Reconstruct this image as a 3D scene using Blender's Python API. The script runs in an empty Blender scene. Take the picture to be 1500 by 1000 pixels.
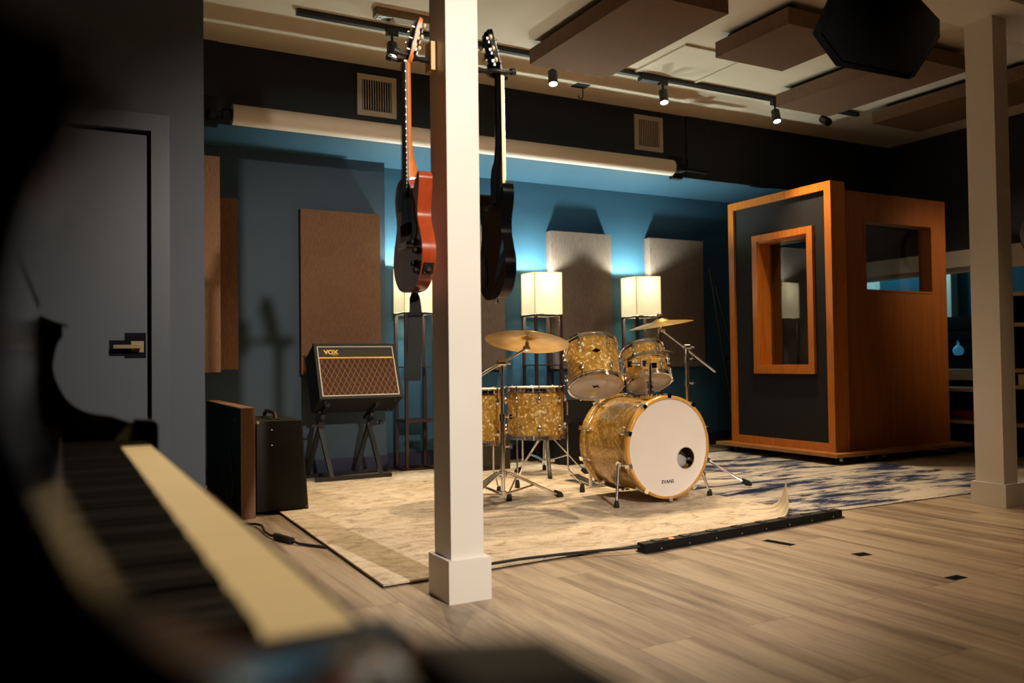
import bpy, bmesh, math, random
from mathutils import Vector, Matrix, Euler
random.seed(7)
SC = bpy.context.scene
COL = SC.collection
R = math.radians
PI = math.pi
V = Vector

# ------------------------------------------------------------------ materials
def nodes_of(name):
    m = bpy.data.materials.new(name); m.use_nodes = True
    nt = m.node_tree
    return m, nt, nt.nodes['Principled BSDF']

def N(nt, kind, **kw):
    n = nt.nodes.new(kind)
    for k, v in kw.items():
        if k.startswith('i_'):
            n.inputs[k[2:].replace('_', ' ')].default_value = v
        else:
            setattr(n, k, v)
    return n

def mapped(nt, scale=(1, 1, 1), rot=(0, 0, 0)):
    tc = N(nt, 'ShaderNodeTexCoord'); mp = N(nt, 'ShaderNodeMapping')
    mp.inputs['Scale'].default_value = scale; mp.inputs['Rotation'].default_value = rot
    nt.links.new(tc.outputs['Object'], mp.inputs['Vector'])
    return mp.outputs['Vector']

def ramp(nt, fac, stops):
    r = N(nt, 'ShaderNodeValToRGB')
    els = r.color_ramp.elements
    while len(els) < len(stops): els.new(0.5)
    for e, (p, c) in zip(els, stops):
        e.position = p; e.color = (*c, 1)
    nt.links.new(fac, r.inputs['Fac'])
    return r.outputs['Color']

def noise(nt, vec, scale, detail=4, rough=.55, dist=0.0):
    n = N(nt, 'ShaderNodeTexNoise')
    n.inputs['Scale'].default_value = scale; n.inputs['Detail'].default_value = detail
    n.inputs['Roughness'].default_value = rough; n.inputs['Distortion'].default_value = dist
    if vec is not None: nt.links.new(vec, n.inputs['Vector'])
    return n.outputs['Fac']

def bump(nt, b, fac, strength, dist=.002):
    bp = N(nt, 'ShaderNodeBump')
    bp.inputs['Strength'].default_value = strength; bp.inputs['Distance'].default_value = dist
    nt.links.new(fac, bp.inputs['Height']); nt.links.new(bp.outputs['Normal'], b.inputs['Normal'])

def mixc(nt, fac, a, b, mode='MIX'):
    m = N(nt, 'ShaderNodeMix', data_type='RGBA', blend_type=mode)
    for s, v in (('A', a), ('B', b)):
        i = [x for x in m.inputs if x.name == s and x.type == 'RGBA'][0]
        if isinstance(v, tuple): i.default_value = (*v, 1)
        else: nt.links.new(v, i)
    f = m.inputs['Factor'] if not isinstance(m.inputs['Factor'], list) else m.inputs['Factor'][0]
    if isinstance(fac, (int, float)): f.default_value = fac
    else: nt.links.new(fac, f)
    return [o for o in m.outputs if o.type == 'RGBA'][0]

def math_n(nt, op, a, b=None):
    m = N(nt, 'ShaderNodeMath', operation=op)
    for i, v in enumerate((a, b)):
        if v is None: continue
        if isinstance(v, (int, float)): m.inputs[i].default_value = v
        else: nt.links.new(v, m.inputs[i])
    return m.outputs[0]

def mat(name, col, rough=.5, metal=0., var=.12, scale=14., bmp=0., coat=0., spec=.5, stretch=(1, 1, 1)):
    m, nt, b = nodes_of(name)
    v = mapped(nt, stretch)
    f = noise(nt, v, scale)
    lo = tuple(max(0, c * (1 - var)) for c in col); hi = tuple(min(1, c * (1 + var)) for c in col)
    nt.links.new(ramp(nt, f, [(.3, lo), (.7, hi)]), b.inputs['Base Color'])
    b.inputs['Roughness'].default_value = rough; b.inputs['Metallic'].default_value = metal
    b.inputs['Specular IOR Level'].default_value = spec
    b.inputs['Coat Weight'].default_value = coat; b.inputs['Coat Roughness'].default_value = .05
    if bmp: bump(nt, b, f, bmp)
    return m

def emit(name, col, strength):
    m, nt, b = nodes_of(name)
    b.inputs['Base Color'].default_value = (*col, 1)
    b.inputs['Emission Color'].default_value = (*col, 1)
    b.inputs['Emission Strength'].default_value = strength
    b.inputs['Roughness'].default_value = .6
    return m

def shade_mat():
    m, nt, b = nodes_of('lamp_fabric')
    f = noise(nt, mapped(nt, (1, 1, 1)), 180, 2)
    nt.links.new(ramp(nt, f, [(.3, (.80, .74, .55)), (.7, (.88, .82, .62))]), b.inputs['Base Color'])
    b.inputs['Emission Color'].default_value = (1, .84, .50, 1)
    b.inputs['Roughness'].default_value = .8; b.inputs['Emission Strength'].default_value = SHADE_E
    tl = N(nt, 'ShaderNodeBsdfTranslucent'); ad = N(nt, 'ShaderNodeAddShader')
    nt.links.new(ramp(nt, f, [(.3, SHADE_LO), (.7, SHADE_HI)]), tl.inputs['Color'])
    nt.links.new(b.outputs[0], ad.inputs[0]); nt.links.new(tl.outputs[0], ad.inputs[1])
    nt.links.new(ad.outputs[0], nt.nodes['Material Output'].inputs['Surface'])
    return m

def wood_floor():
    m, nt, b = nodes_of('pale_laminate_planks')
    tc = N(nt, 'ShaderNodeTexCoord')
    sp = N(nt, 'ShaderNodeSeparateXYZ'); nt.links.new(tc.outputs['Object'], sp.inputs[0])
    cb = N(nt, 'ShaderNodeCombineXYZ')
    nt.links.new(math_n(nt, 'ADD', sp.outputs['Y'], 20.04), cb.inputs['X'])
    nt.links.new(math_n(nt, 'ADD', sp.outputs['X'], 19.99), cb.inputs['Y'])
    br = N(nt, 'ShaderNodeTexBrick', offset=.37, offset_frequency=2, squash=1.0)
    nt.links.new(cb.outputs[0], br.inputs['Vector'])
    for k, x in (('Scale', 1.0), ('Mortar Size', .0014), ('Mortar Smooth', .2), ('Bias', 0.0), ('Brick Width', 1.22), ('Row Height', .2)):
        br.inputs[k].default_value = x
    br.inputs['Color1'].default_value = (0, 0, 0, 1); br.inputs['Color2'].default_value = (1, 1, 1, 1)
    br.inputs['Mortar'].default_value = (.5, .5, .5, 1)
    plank = br.outputs['Color']
    # grain runs along the planks, shifted per plank
    off = N(nt, 'ShaderNodeVectorMath', operation='MULTIPLY_ADD')
    nt.links.new(plank, off.inputs[0]); off.inputs[1].default_value = (7.3, 3.1, 5.7)
    nt.links.new(tc.outputs['Object'], off.inputs[2])
    mp = N(nt, 'ShaderNodeMapping'); mp.inputs['Scale'].default_value = (11, .9, 1)
    nt.links.new(off.outputs[0], mp.inputs['Vector'])
    g1 = noise(nt, mp.outputs['Vector'], 1.0, 5, .6, .6)
    mp2 = N(nt, 'ShaderNodeMapping'); mp2.inputs['Scale'].default_value = (70, 4, 1)
    nt.links.new(off.outputs[0], mp2.inputs['Vector'])
    g2 = noise(nt, mp2.outputs['Vector'], 1.0, 4, .6)
    c1 = ramp(nt, g1, [(.28, (.15, .10, .068)), (.43, (.335, .25, .175)), (.55, (.47, .37, .265)), (.8, (.55, .445, .325))])
    c2 = ramp(nt, g2, [(.3, (.80, .79, .78)), (.65, (1, 1, 1))])
    c = mixc(nt, .8, c1, c2, 'MULTIPLY')
    pv = ramp(nt, plank, [(0, (.80, .80, .80)), (1, (1.0, 1.0, 1.0))])
    c = mixc(nt, 1.0, c, pv, 'MULTIPLY')
    c = mixc(nt, br.outputs['Fac'], c, (.10, .075, .055))
    nt.links.new(c, b.inputs['Base Color'])
    b.inputs['Roughness'].default_value = .42
    rr = ramp(nt, g2, [(.3, (.5, .5, .5)), (.7, (.36, .36, .36))]); nt.links.new(rr, b.inputs['Roughness'])
    bump(nt, b, math_n(nt, 'SUBTRACT', g2, br.outputs['Fac']), .25, .0015)
    return m

def cream_rug():
    m, nt, b = nodes_of('distressed_cream_rug')
    v = mapped(nt, (3.0, 4.4, 1)); v0 = mapped(nt, (1, 1, 1))
    n1 = noise(nt, v, 2.8, 9, .74, .8); n2 = noise(nt, mapped(nt, (6.5, 11, 1)), 1.5, 5, .62, 1.2)
    n3 = noise(nt, v0, 120, 3); n4 = noise(nt, mapped(nt, (1.3, 2.4, 1), (0, 0, .4)), 1.7, 5, .65, .5)
    c = ramp(nt, n1, [(.34, (.33, .25, .18)), (.45, (.58, .48, .36)), (.56, (.70, .605, .475)), (.78, (.76, .67, .54))])
    c = mixc(nt, ramp(nt, n2, [(.60, (0, 0, 0)), (.66, (.62, .62, .62))]), c, (.27, .31, .32))
    c = mixc(nt, ramp(nt, n4, [(.56, (0, 0, 0)), (.70, (.5, .5, .5))]), c, (.40, .29, .19))
    c = mixc(nt, .5, c, ramp(nt, n3, [(.25, (.62, .62, .62)), (.7, (1, 1, 1))]), 'MULTIPLY')
    nt.links.new(c, b.inputs['Base Color']); b.inputs['Roughness'].default_value = .95
    b.inputs['Specular IOR Level'].default_value = .1
    bump(nt, b, n3, .6, .004)
    return m

def navy_rug():
    m, nt, b = nodes_of('abstract_navy_and_ivory_rug')
    n1 = noise(nt, mapped(nt, (1.1, 3.4, 1)), 1.5, 9, .68, .5); n3 = noise(nt, mapped(nt), 120, 3)
    n2 = noise(nt, mapped(nt, (3, 30, 1)), 1.5, 5, .7)
    f = math_n(nt, 'ADD', math_n(nt, 'MULTIPLY', n1, .78), math_n(nt, 'MULTIPLY', n2, .22))
    c = ramp(nt, f, [(.40, (.012, .016, .045)), (.46, (.035, .05, .115)), (.495, (.28, .27, .28)), (.54, (.58, .52, .45)), (.75, (.66, .59, .50))])
    c = mixc(nt, .5, c, ramp(nt, n3, [(.25, (.55, .55, .55)), (.7, (1, 1, 1))]), 'MULTIPLY')
    nt.links.new(c, b.inputs['Base Color']); b.inputs['Roughness'].default_value = .95
    b.inputs['Specular IOR Level'].default_value = .1
    bump(nt, b, n3, .6, .004)
    return m

def pearl(name='gold_pearl_wrap', k=1., top=(1.0, .87, .54)):
    m, nt, b = nodes_of(name)
    v = mapped(nt)
    d = N(nt, 'ShaderNodeTexNoise'); d.inputs['Scale'].default_value = 26; nt.links.new(v, d.inputs['Vector'])
    ad = N(nt, 'ShaderNodeVectorMath', operation='MULTIPLY_ADD'); nt.links.new(d.outputs['Color'], ad.inputs[0])
    ad.inputs[1].default_value = (.05, .05, .05); nt.links.new(v, ad.inputs[2])
    vo = N(nt, 'ShaderNodeTexVoronoi', feature='F1'); vo.inputs['Scale'].default_value = 74
    nt.links.new(ad.outputs[0], vo.inputs['Vector'])
    sep = N(nt, 'ShaderNodeSeparateColor'); nt.links.new(vo.outputs['Color'], sep.inputs[0])
    f = math_n(nt, 'SUBTRACT', sep.outputs[0], math_n(nt, 'MULTIPLY', vo.outputs['Distance'], .35))
    c = ramp(nt, f, [(.0, (.40, .205, .030)), (.5, (.54, .30, .055)), (.74, (.74, .48, .145)), (.86, top)])
    nt.links.new(c, b.inputs['Base Color'])
    b.inputs['Metallic'].default_value = .15; b.inputs['Roughness'].default_value = .34
    b.inputs['Coat Weight'].default_value = .8; b.inputs['Coat Roughness'].default_value = .06
    return m

def fabric(name, col, var=.35):
    m, nt, b = nodes_of(name)
    v = mapped(nt, (1, 1, 1)); n1 = noise(nt, v, 320, 2, .6); n2 = noise(nt, mapped(nt, (1, 1, .15)), 160, 2, .6); n0 = noise(nt, v, 3, 3)
    f = math_n(nt, 'ADD', math_n(nt, 'MULTIPLY', n1, .5), math_n(nt, 'MULTIPLY', n2, .5))
    c = ramp(nt, f, [(.3, tuple(x * (1 - var) for x in col)), (.7, tuple(x * (1 + var) for x in col))])
    c = mixc(nt, .35, c, ramp(nt, n0, [(.3, (.72, .72, .72)), (.7, (1, 1, 1))]), 'MULTIPLY')
    nt.links.new(c, b.inputs['Base Color']); b.inputs['Roughness'].default_value = .92
    b.inputs['Specular IOR Level'].default_value = .15
    bump(nt, b, f, .4, .002)
    return m

def wood(name, dark, light, rough=.35, coat=.3, stretch=(14, 14, 1.2)):
    m, nt, b = nodes_of(name)
    v = mapped(nt, stretch); n1 = noise(nt, v, 3.0, 6, .62, .5)
    v2 = mapped(nt, tuple(s * 6 for s in stretch)); n2 = noise(nt, v2, 3.0, 3)
    f = math_n(nt, 'ADD', math_n(nt, 'MULTIPLY', n1, .7), math_n(nt, 'MULTIPLY', n2, .3))
    nt.links.new(ramp(nt, f, [(.3, dark), (.68, light)]), b.inputs['Base Color'])
    b.inputs['Roughness'].default_value = rough; b.inputs['Coat Weight'].default_value = coat
    b.inputs['Coat Roughness'].default_value = .12
    return m

def wall_paint(name, col, rough=.55, bs=.12):
    m, nt, b = nodes_of(name)
    v = mapped(nt); n1 = noise(nt, v, 90, 4); n2 = noise(nt, v, 1.3, 3)
    c = ramp(nt, n2, [(.3, tuple(x * .93 for x in col)), (.7, tuple(x * 1.06 for x in col))])
    nt.links.new(c, b.inputs['Base Color']); b.inputs['Roughness'].default_value = rough
    b.inputs['Specular IOR Level'].default_value = .3
    bump(nt, b, n1, bs, .003)
    return m

def diamond_cloth():
    m, nt, b = nodes_of('diamond_grille_cloth')
    tc = N(nt, 'ShaderNodeTexCoord'); sp = N(nt, 'ShaderNodeSeparateXYZ'); nt.links.new(tc.outputs['Object'], sp.inputs[0])
    x = math_n(nt, 'MULTIPLY', sp.outputs['X'], 1 / .037); z = math_n(nt, 'MULTIPLY', sp.outputs['Z'], 1 / .068)
    ln = []
    for op in ('ADD', 'SUBTRACT'):
        fr = math_n(nt, 'FRACT', math_n(nt, op, x, z))
        ln.append(math_n(nt, 'LESS_THAN', math_n(nt, 'ABSOLUTE', math_n(nt, 'SUBTRACT', fr, .5)), .055))
    f = math_n(nt, 'MAXIMUM', ln[0], ln[1])
    nz = noise(nt, mapped(nt), 260, 2)
    base = ramp(nt, nz, [(.3, (.028, .0055, .003)), (.7, (.066, .013, .006))])
    nt.links.new(mixc(nt, f, base, (.20, .115, .040)), b.inputs['Base Color'])
    b.inputs['Roughness'].default_value = .85
    return m

def glass_mat(name, tint=(.93, .96, .97), refl=(1, 1, 1), base=.03):
    m, nt, b = nodes_of(name)
    nt.nodes.remove(b)
    tr = N(nt, 'ShaderNodeBsdfTransparent'); gl = N(nt, 'ShaderNodeBsdfGlossy'); fr = N(nt, 'ShaderNodeLayerWeight'); mx = N(nt, 'ShaderNodeMixShader')
    nz = noise(nt, mapped(nt), 2.0, 2)
    nt.links.new(ramp(nt, nz, [(.3, tuple(t * .97 for t in tint)), (.7, tint)]), tr.inputs['Color'])
    gl.inputs['Color'].default_value = (*refl, 1); gl.inputs['Roughness'].default_value = .005
    # Schlick reflectance, the same from both sides of the pane
    k = math_n(nt, 'ADD', math_n(nt, 'MULTIPLY', math_n(nt, 'POWER', fr.outputs['Facing'], 5.0), 1 - base), base)
    fr.inputs['Blend'].default_value = .5
    nt.links.new(k, mx.inputs[0]); nt.links.new(tr.outputs[0], mx.inputs[1]); nt.links.new(gl.outputs[0], mx.inputs[2])
    nt.links.new(mx.outputs[0], nt.nodes['Material Output'].inputs['Surface'])
    return m

def brass_cymbal():
    m, nt, b = nodes_of('cymbal_bronze')
    tc = N(nt, 'ShaderNodeTexCoord'); sp = N(nt, 'ShaderNodeSeparateXYZ'); nt.links.new(tc.outputs['Object'], sp.inputs[0])
    r2 = math_n(nt, 'SQRT', math_n(nt, 'ADD', math_n(nt, 'MULTIPLY', sp.outputs['X'], sp.outputs['X']), math_n(nt, 'MULTIPLY', sp.outputs['Y'], sp.outputs['Y'])))
    s = math_n(nt, 'SINE', math_n(nt, 'MULTIPLY', r2, 1600.))
    nz = noise(nt, mapped(nt), 9, 3)
    nt.links.new(ramp(nt, nz, [(.3, (.25, .145, .022)), (.7, (.43, .265, .055))]), b.inputs['Base Color'])
    b.inputs['Metallic'].default_value = .85; b.inputs['Roughness'].default_value = .32
    bump(nt, b, s, .06, .0006)
    return m

SHADE_E = .55
SHADE_LO, SHADE_HI = (.021, .0155, .0092), (.025, .0185, .0112)
M = {}
def build_mats():
    M['floor'] = wood_floor(); M['cream_rug'] = cream_rug(); M['navy_rug'] = navy_rug(); M['pearl'] = pearl(); M['pearl_bass'] = pearl('gold_pearl_wrap_glancing_lit', 1., (.62, .41, .13))  # bass wrap: same pearl, flecks dulled in the colour for glancing light
    M['blue'] = wall_paint('slate_blue_wall_paint', (.032, .092, .145))
    M['door_warm_lit'] = wall_paint('slate_blue_door_warm_lit', (.086, .100, .125), .42, .05)  # door: slate blue greyed in the colour, as warm light turns it
    M['blue_part_warm_lit'] = wall_paint('slate_blue_wall_part_warm_lit', (.048, .078, .110)); M['fascia'] = wall_paint('near_black_soffit_paint', (.020, .027, .036), .6)  # left back wall: same slate paint, some warm light mixed into its colour
    M['blue_warm_lit'] = wall_paint('slate_blue_wall_warm_lit', (.082, .096, .120))  # door wall: same slate paint, the warm light's greying put in its colour
    M['soffit'] = wall_paint('slate_blue_soffit_paint', (.036, .094, .145), .6)
    M['dark_wall'] = wall_paint('charcoal_wall_paint', (.036, .037, .038), .6)
    M['ceiling'] = wall_paint('warm_white_ceiling_paint', (.66, .56, .42), .8, .2)
    M['white'] = wall_paint('ivory_gloss_paint', (.80, .75, .68), .4, .06)
    M['navy_base'] = mat('navy_skirting_paint', (.016, .016, .052), .5)
    M['navy_patch'] = mat('bare_navy_paint', (.003, .0035, .010), .7, spec=.1)
    M['black'] = mat('matte_black', (.006, .006, .006), .65, bmp=.1, spec=.25)
    M['speaker_black'] = mat('flat_black_speaker_paint', (.0022, .0022, .0022), .9, spec=.08)
    M['blackmetal'] = mat('black_powder_coat', (.012, .012, .013), .35, spec=.5)
    M['rubber'] = mat('black_rubber', (.010, .010, .010), .7)
    M['lacquer'] = mat('black_piano_lacquer', (.0020, .0018, .0018), .12, coat=0., spec=.30, var=.3)
    M['tolex'] = mat('black_tolex', (.0065, .006, .0055), .55, scale=400, bmp=.5, spec=.3)
    M['chrome'] = mat('polished_chrome', (.86, .85, .84), .12, 1.0, var=.04)
    M['nickel'] = mat('satin_nickel', (.62, .60, .56), .25, 1.0, var=.06)
    M['brass'] = mat('satin_brass', (.70, .52, .28), .22, 1.0, var=.06)
    M['bronze'] = brass_cymbal()
    M['ivory'] = mat('ivory_key', (.90, .78, .53), .3, var=.04, scale=6)
    M['ebony'] = mat('ebony_key', (.004, .004, .004), .5, spec=.15)
    M['felt'] = mat('red_felt', (.035, .008, .006), .95)
    M['brown_cloth'] = fabric('brown_acoustic_cloth', (.235, .125, .070))
    M['baffle_cloth'] = fabric('brown_baffle_cloth', (.165, .097, .058))
    M['lamp_lit_cloth'] = fabric('brown_acoustic_cloth_lamp_lit', (.160, .112, .088))  # same brown cloth, its colour greyed the way neutral lamp light shows it
    M['charcoal_cloth'] = fabric('charcoal_acoustic_cloth', (.022, .021, .022), .25)
    M['orange_wood'] = wood('orange_stained_pine', (.40, .105, .009), (.66, .22, .022), .38, .25)
    M['ply'] = wood('orange_stained_plywood', (.24, .068, .008), (.38, .118, .016), .45, .2, (9, 9, .8))
    M['plat_wood'] = wood('platform_plywood', (.30, .12, .03), (.5, .23, .07), .5, .1, (2, 2, 9))
    M['hoop_wood'] = wood('amber_maple_hoop', (.62, .29, .045), (.80, .42, .085), .25, .6, (9, 9, 9))
    M['dark_wood'] = wood('dark_walnut_lamp_wood', (.018, .008, .005), (.045, .018, .010), .45, .1)
    M['pale_wood'] = wood('pale_pine_block', (.55, .36, .13), (.72, .50, .22), .5, .1)
    M['shelf_wood'] = wood('birch_shelf_board', (.42, .30, .15), (.56, .42, .24), .5, .1, (3, 3, 12))
    M['cherry'] = wood('cherry_red_mahogany', (.30, .035, .010), (.46, .075, .018), .16, .8, (22, 22, 2.5))
    M['neck_wood'] = wood('orange_mahogany_neck', (.56, .145, .020), (.74, .235, .042), .4, .1, (22, 22, 2.5))
    M['rosewood'] = wood('rosewood_fretboard', (.020, .010, .007), (.045, .022, .015), .4, 0., (20, 20, 2))
    M['gloss_black'] = mat('gloss_black_finish', (.0025, .0025, .003), .10, coat=.12, var=.2, spec=.25)
    M['cream_plastic'] = mat('cream_tuner_plastic', (.78, .64, .38), .3)
    M['binding'] = mat('aged_cream_binding', (.78, .58, .16), .4)
    M['white_line'] = mat('white_bevel_line', (.50, .46, .40), .4)
    M['head'] = mat('white_drum_head', (.90, .83, .77), .5, var=.03, scale=4)
    M['clear_head'] = mat('hazy_clear_drum_head', (.62, .55, .52), .45, var=.18, scale=9)
    M['yellow_tape'] = mat('yellow_tape', (.85, .58, .02), .5)
    M['black_tape'] = mat('black_gaffer_tape', (.006, .006, .006), .9, spec=.05)
    M['paper'] = mat('cream_paper_roll', (.80, .67, .54), .6, var=.03, scale=3)
    M['vent'] = mat('beige_enamel', (.62, .52, .40), .45, var=.05)
    M['gold_print'] = mat('gold_print', (.72, .46, .10), .3, .5)
    M['diamond'] = diamond_cloth()
    M['amp_panel'] = mat('dark_brown_control_cloth', (.030, .024, .020), .8, scale=200)
    M['glass'] = glass_mat('clear_window_glass')
    M['glass_front'] = glass_mat('tinted_booth_glass', (.80, .83, .85), base=.10)
    M['teal'] = wall_paint('teal_wall_paint', (.012, .075, .115), .6)
    M['red_cable'] = mat('red_cable_jacket', (.28, .02, .012), .45)
    M['green_tolex'] = mat('olive_tolex', (.035, .030, .014), .6, scale=300, bmp=.3)
    M['pillow'] = mat('grey_pillow_cotton', (.62, .57, .53), .9, scale=20, bmp=.5)
    M['shade'] = shade_mat()
    M['lens'] = emit('lit_spot_lens', (.92, .97, 1.0), 9.0)
    M['dark_lens'] = mat('unlit_spot_lens', (.02, .02, .022), .1)
    M['bulb'] = emit('lit_bulb', (.80, .95, 1.0), 14.0)
    M['blue_glow'] = emit('blue_glowing_lamp', (.10, .40, .66), .22)
    M['leather'] = mat('black_leather', (.014, .012, .011), .45, scale=120, bmp=.3)
    M['webbing'] = mat('black_webbing', (.018, .018, .018), .8, scale=300, bmp=.3)
    M['orange_led'] = emit('orange_led', (1, .25, .05), 1.0)
    M['batten'] = wood('brown_timber_batten', (.20, .13, .06), (.33, .23, .11), .6, 0., (2, 14, 14))
build_mats()

# ------------------------------------------------------------------ mesh helpers
def finish(name, bm, m, parent=None, loc=None, smooth=38):
    me = bpy.data.meshes.new(name)
    bmesh.ops.recalc_face_normals(bm, faces=bm.faces[:])
    if smooth:
        for f in bm.faces: f.smooth = True
        lim = R(smooth)
        for e in bm.edges:
            e.smooth = not (len(e.link_faces) != 2 or e.calc_face_angle(0) > lim)
    bm.to_mesh(me); bm.free()
    me.materials.append(m)
    o = bpy.data.objects.new(name, me); COL.objects.link(o)
    if parent: o.parent = parent
    if loc is not None: o.location = loc
    return o

def tag(o, label=None, cat=None, group=None, kind=None):
    if label: o['label'] = label
    if cat: o['category'] = cat
    if group: o['group'] = group
    if kind: o['kind'] = kind
    return o

def thing(name, label, cat, loc=(0, 0, 0), rz=0., group=None, rot=None):
    o = bpy.data.objects.new(name, None); COL.objects.link(o)
    o.empty_display_size = .05
    o.location = loc; o.rotation_euler = rot if rot else (0, 0, rz)
    return tag(o, label, cat, group)

def add(bm, verts, faces, mtx=None):
    vs = [bm.verts.new(mtx @ V(v) if mtx else V(v)) for v in verts]
    out = []
    for f in faces:
        try: out.append(bm.faces.new([vs[i] for i in f]))
        except ValueError: pass
    return vs, out

def bevel_new(bm, faces, w, seg=2):
    if w <= 0: return
    es = {e for f in faces for e in f.edges if len(e.link_faces) == 2 and e.calc_face_angle(0) > .6}
    bmesh.ops.bevel(bm, geom=list(es), offset=w, segments=seg, profile=.5, affect='EDGES', clamp_overlap=True)

def box(bm, lo, hi, bev=0., mtx=None, seg=2):
    x0, y0, z0 = lo; x1, y1, z1 = hi
    vs = [(x0, y0, z0), (x1, y0, z0), (x1, y1, z0), (x0, y1, z0), (x0, y0, z1), (x1, y0, z1), (x1, y1, z1), (x0, y1, z1)]
    fs = [(3, 2, 1, 0), (4, 5, 6, 7), (0, 1, 5, 4), (1, 2, 6, 5), (2, 3, 7, 6), (3, 0, 4, 7)]
    _, f = add(bm, vs, fs, mtx)
    bevel_new(bm, f, bev, seg)

def bx(lo, hi, bev=0., mtx=None, seg=2):
    bm = bmesh.new(); box(bm, lo, hi, bev, mtx, seg); return bm

def frame_mtx(p, d, up=V((0, 0, 1))):
    d = V(d).normalized()
    if abs(d.dot(up)) > .98: up = V((0, 1, 0)) if abs(d.y) < .9 else V((1, 0, 0))
    x = up.cross(d).normalized(); y = d.cross(x)
    return Matrix(((x.x, y.x, d.x, p[0]), (x.y, y.y, d.y, p[1]), (x.z, y.z, d.z, p[2]), (0, 0, 0, 1)))

def cyl(bm, p0, p1, r0, r1=None, seg=20, caps=True, mtx=None):
    r1 = r0 if r1 is None else r1
    p0, p1 = V(p0), V(p1)
    F = frame_mtx(p0, p1 - p0); L = (p1 - p0).length
    if mtx: F = mtx @ F
    vs = [(r0 * math.cos(2 * PI * i / seg), r0 * math.sin(2 * PI * i / seg), 0) for i in range(seg)]
    vs += [(r1 * math.cos(2 * PI * i / seg), r1 * math.sin(2 * PI * i / seg), L) for i in range(seg)]
    fs = [(i, (i + 1) % seg, seg + (i + 1) % seg, seg + i) for i in range(seg)]
    if caps: fs += [tuple(range(seg - 1, -1, -1)), tuple(range(seg, 2 * seg))]
    add(bm, vs, fs, F)

def tube(bm, pts, r, seg=10, closed=False, mtx=None):
    pts = [V(p) for p in pts]; n = len(pts); rings = []
    rr = r if isinstance(r, (list, tuple)) else [r] * n
    prev = None
    for i, p in enumerate(pts):
        a = pts[(i - 1) % n] if (i > 0 or closed) else p
        b = pts[(i + 1) % n] if (i < n - 1 or closed) else p
        t = (b - a).normalized()
        if prev is None:
            up = V((0, 0, 1)) if abs(t.z) < .9 else V((1, 0, 0))
            x = up.cross(t).normalized()
        else:
            x = (prev - t * prev.dot(t)).normalized()
        prev = x; y = t.cross(x)
        ring = []
        for k in range(seg):
            q = p + (x * math.cos(2 * PI * k / seg) + y * math.sin(2 * PI * k / seg)) * rr[i]
            ring.append(bm.verts.new(mtx @ q if mtx else q))
        rings.append(ring)
    m = n if closed else n - 1
    for i in range(m):
        A, B = rings[i], rings[(i + 1) % n]
        for k in range(seg): bm.faces.new((A[k], A[(k + 1) % seg], B[(k + 1) % seg], B[k]))
    if not closed:
        bm.faces.new(rings[0][::-1]); bm.faces.new(rings[-1])

def lathe(bm, prof, seg=48, mtx=None, closed=False):
    """prof: (r, z) pairs turned about local z."""
    rings = []
    for r, z in prof:
        if r < 1e-6:
            q = V((0, 0, z)); rings.append([bm.verts.new(mtx @ q if mtx else q)])
        else:
            ring = []
            for k in range(seg):
                q = V((r * math.cos(2 * PI * k / seg), r * math.sin(2 * PI * k / seg), z)); ring.append(bm.verts.new(mtx @ q if mtx else q))
            rings.append(ring)
    n = len(rings)
    for i in range(n if closed else n - 1):
        A, B = rings[i], rings[(i + 1) % n]
        for k in range(seg):
            a0, a1, b0, b1 = A[k % len(A)], A[(k + 1) % len(A)], B[k % len(B)], B[(k + 1) % len(B)]
            loop = []
            for q in (a0, a1, b1, b0):
                if q not in loop: loop.append(q)
            if len(loop) > 2: bm.faces.new(loop)

def prism(bm, poly, z0, z1, bev=0., mtx=None, seg=2):
    n = len(poly)
    vs = [(x, y, z0) for x, y in poly] + [(x, y, z1) for x, y in poly]
    fs = [tuple(range(n - 1, -1, -1)), tuple(range(n, 2 * n))] + [(i, (i + 1) % n, n + (i + 1) % n, n + i) for i in range(n)]
    _, f = add(bm, vs, fs, mtx)
    if bev:
        es = {e for q in f[:2] for e in q.edges}
        bmesh.ops.bevel(bm, geom=list(es), offset=bev, segments=seg, profile=.5, affect='EDGES', clamp_overlap=True)

def smooth_poly(pts, per=6):
    """closed Catmull-Rom through pts; a point given with a third value True stays sharp."""
    n = len(pts); out = []
    P = [V((p[0], p[1])) for p in pts]; sh = [len(p) > 2 and p[2] for p in pts]
    for i in range(n):
        p0, p1, p2, p3 = P[i - 1], P[i], P[(i + 1) % n], P[(i + 2) % n]
        m1 = V((0, 0)) if sh[i] else (p2 - p0) * .5
        m2 = V((0, 0)) if sh[(i + 1) % n] else (p3 - p1) * .5
        for k in range(per):
            t = k / per; t2, t3 = t * t, t * t * t
            out.append((2 * t3 - 3 * t2 + 1) * p1 + (t3 - 2 * t2 + t) * m1 + (-2 * t3 + 3 * t2) * p2 + (t3 - t2) * m2)
    return [(p.x, p.y) for p in out]

def frame_boxes(bm, lo, hi, w, axis, d0, d1, bev=.0):
    """a rectangular frame of width w in the plane normal to axis ('x': lo/hi are (y,z); 'y': (x,z)), from depth d0 to d1."""
    (a0, b0), (a1, b1) = lo, hi
    for (p, q, r, s) in ((a0, b0, a0 + w, b1), (a1 - w, b0, a1, b1), (a0 + w, b0, a1 - w, b0 + w), (a0 + w, b1 - w, a1 - w, b1)):
        if axis == 'x': box(bm, (d0, p, q), (d1, r, s), bev)
        else: box(bm, (p, d0, q), (r, d1, s), bev)

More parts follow.
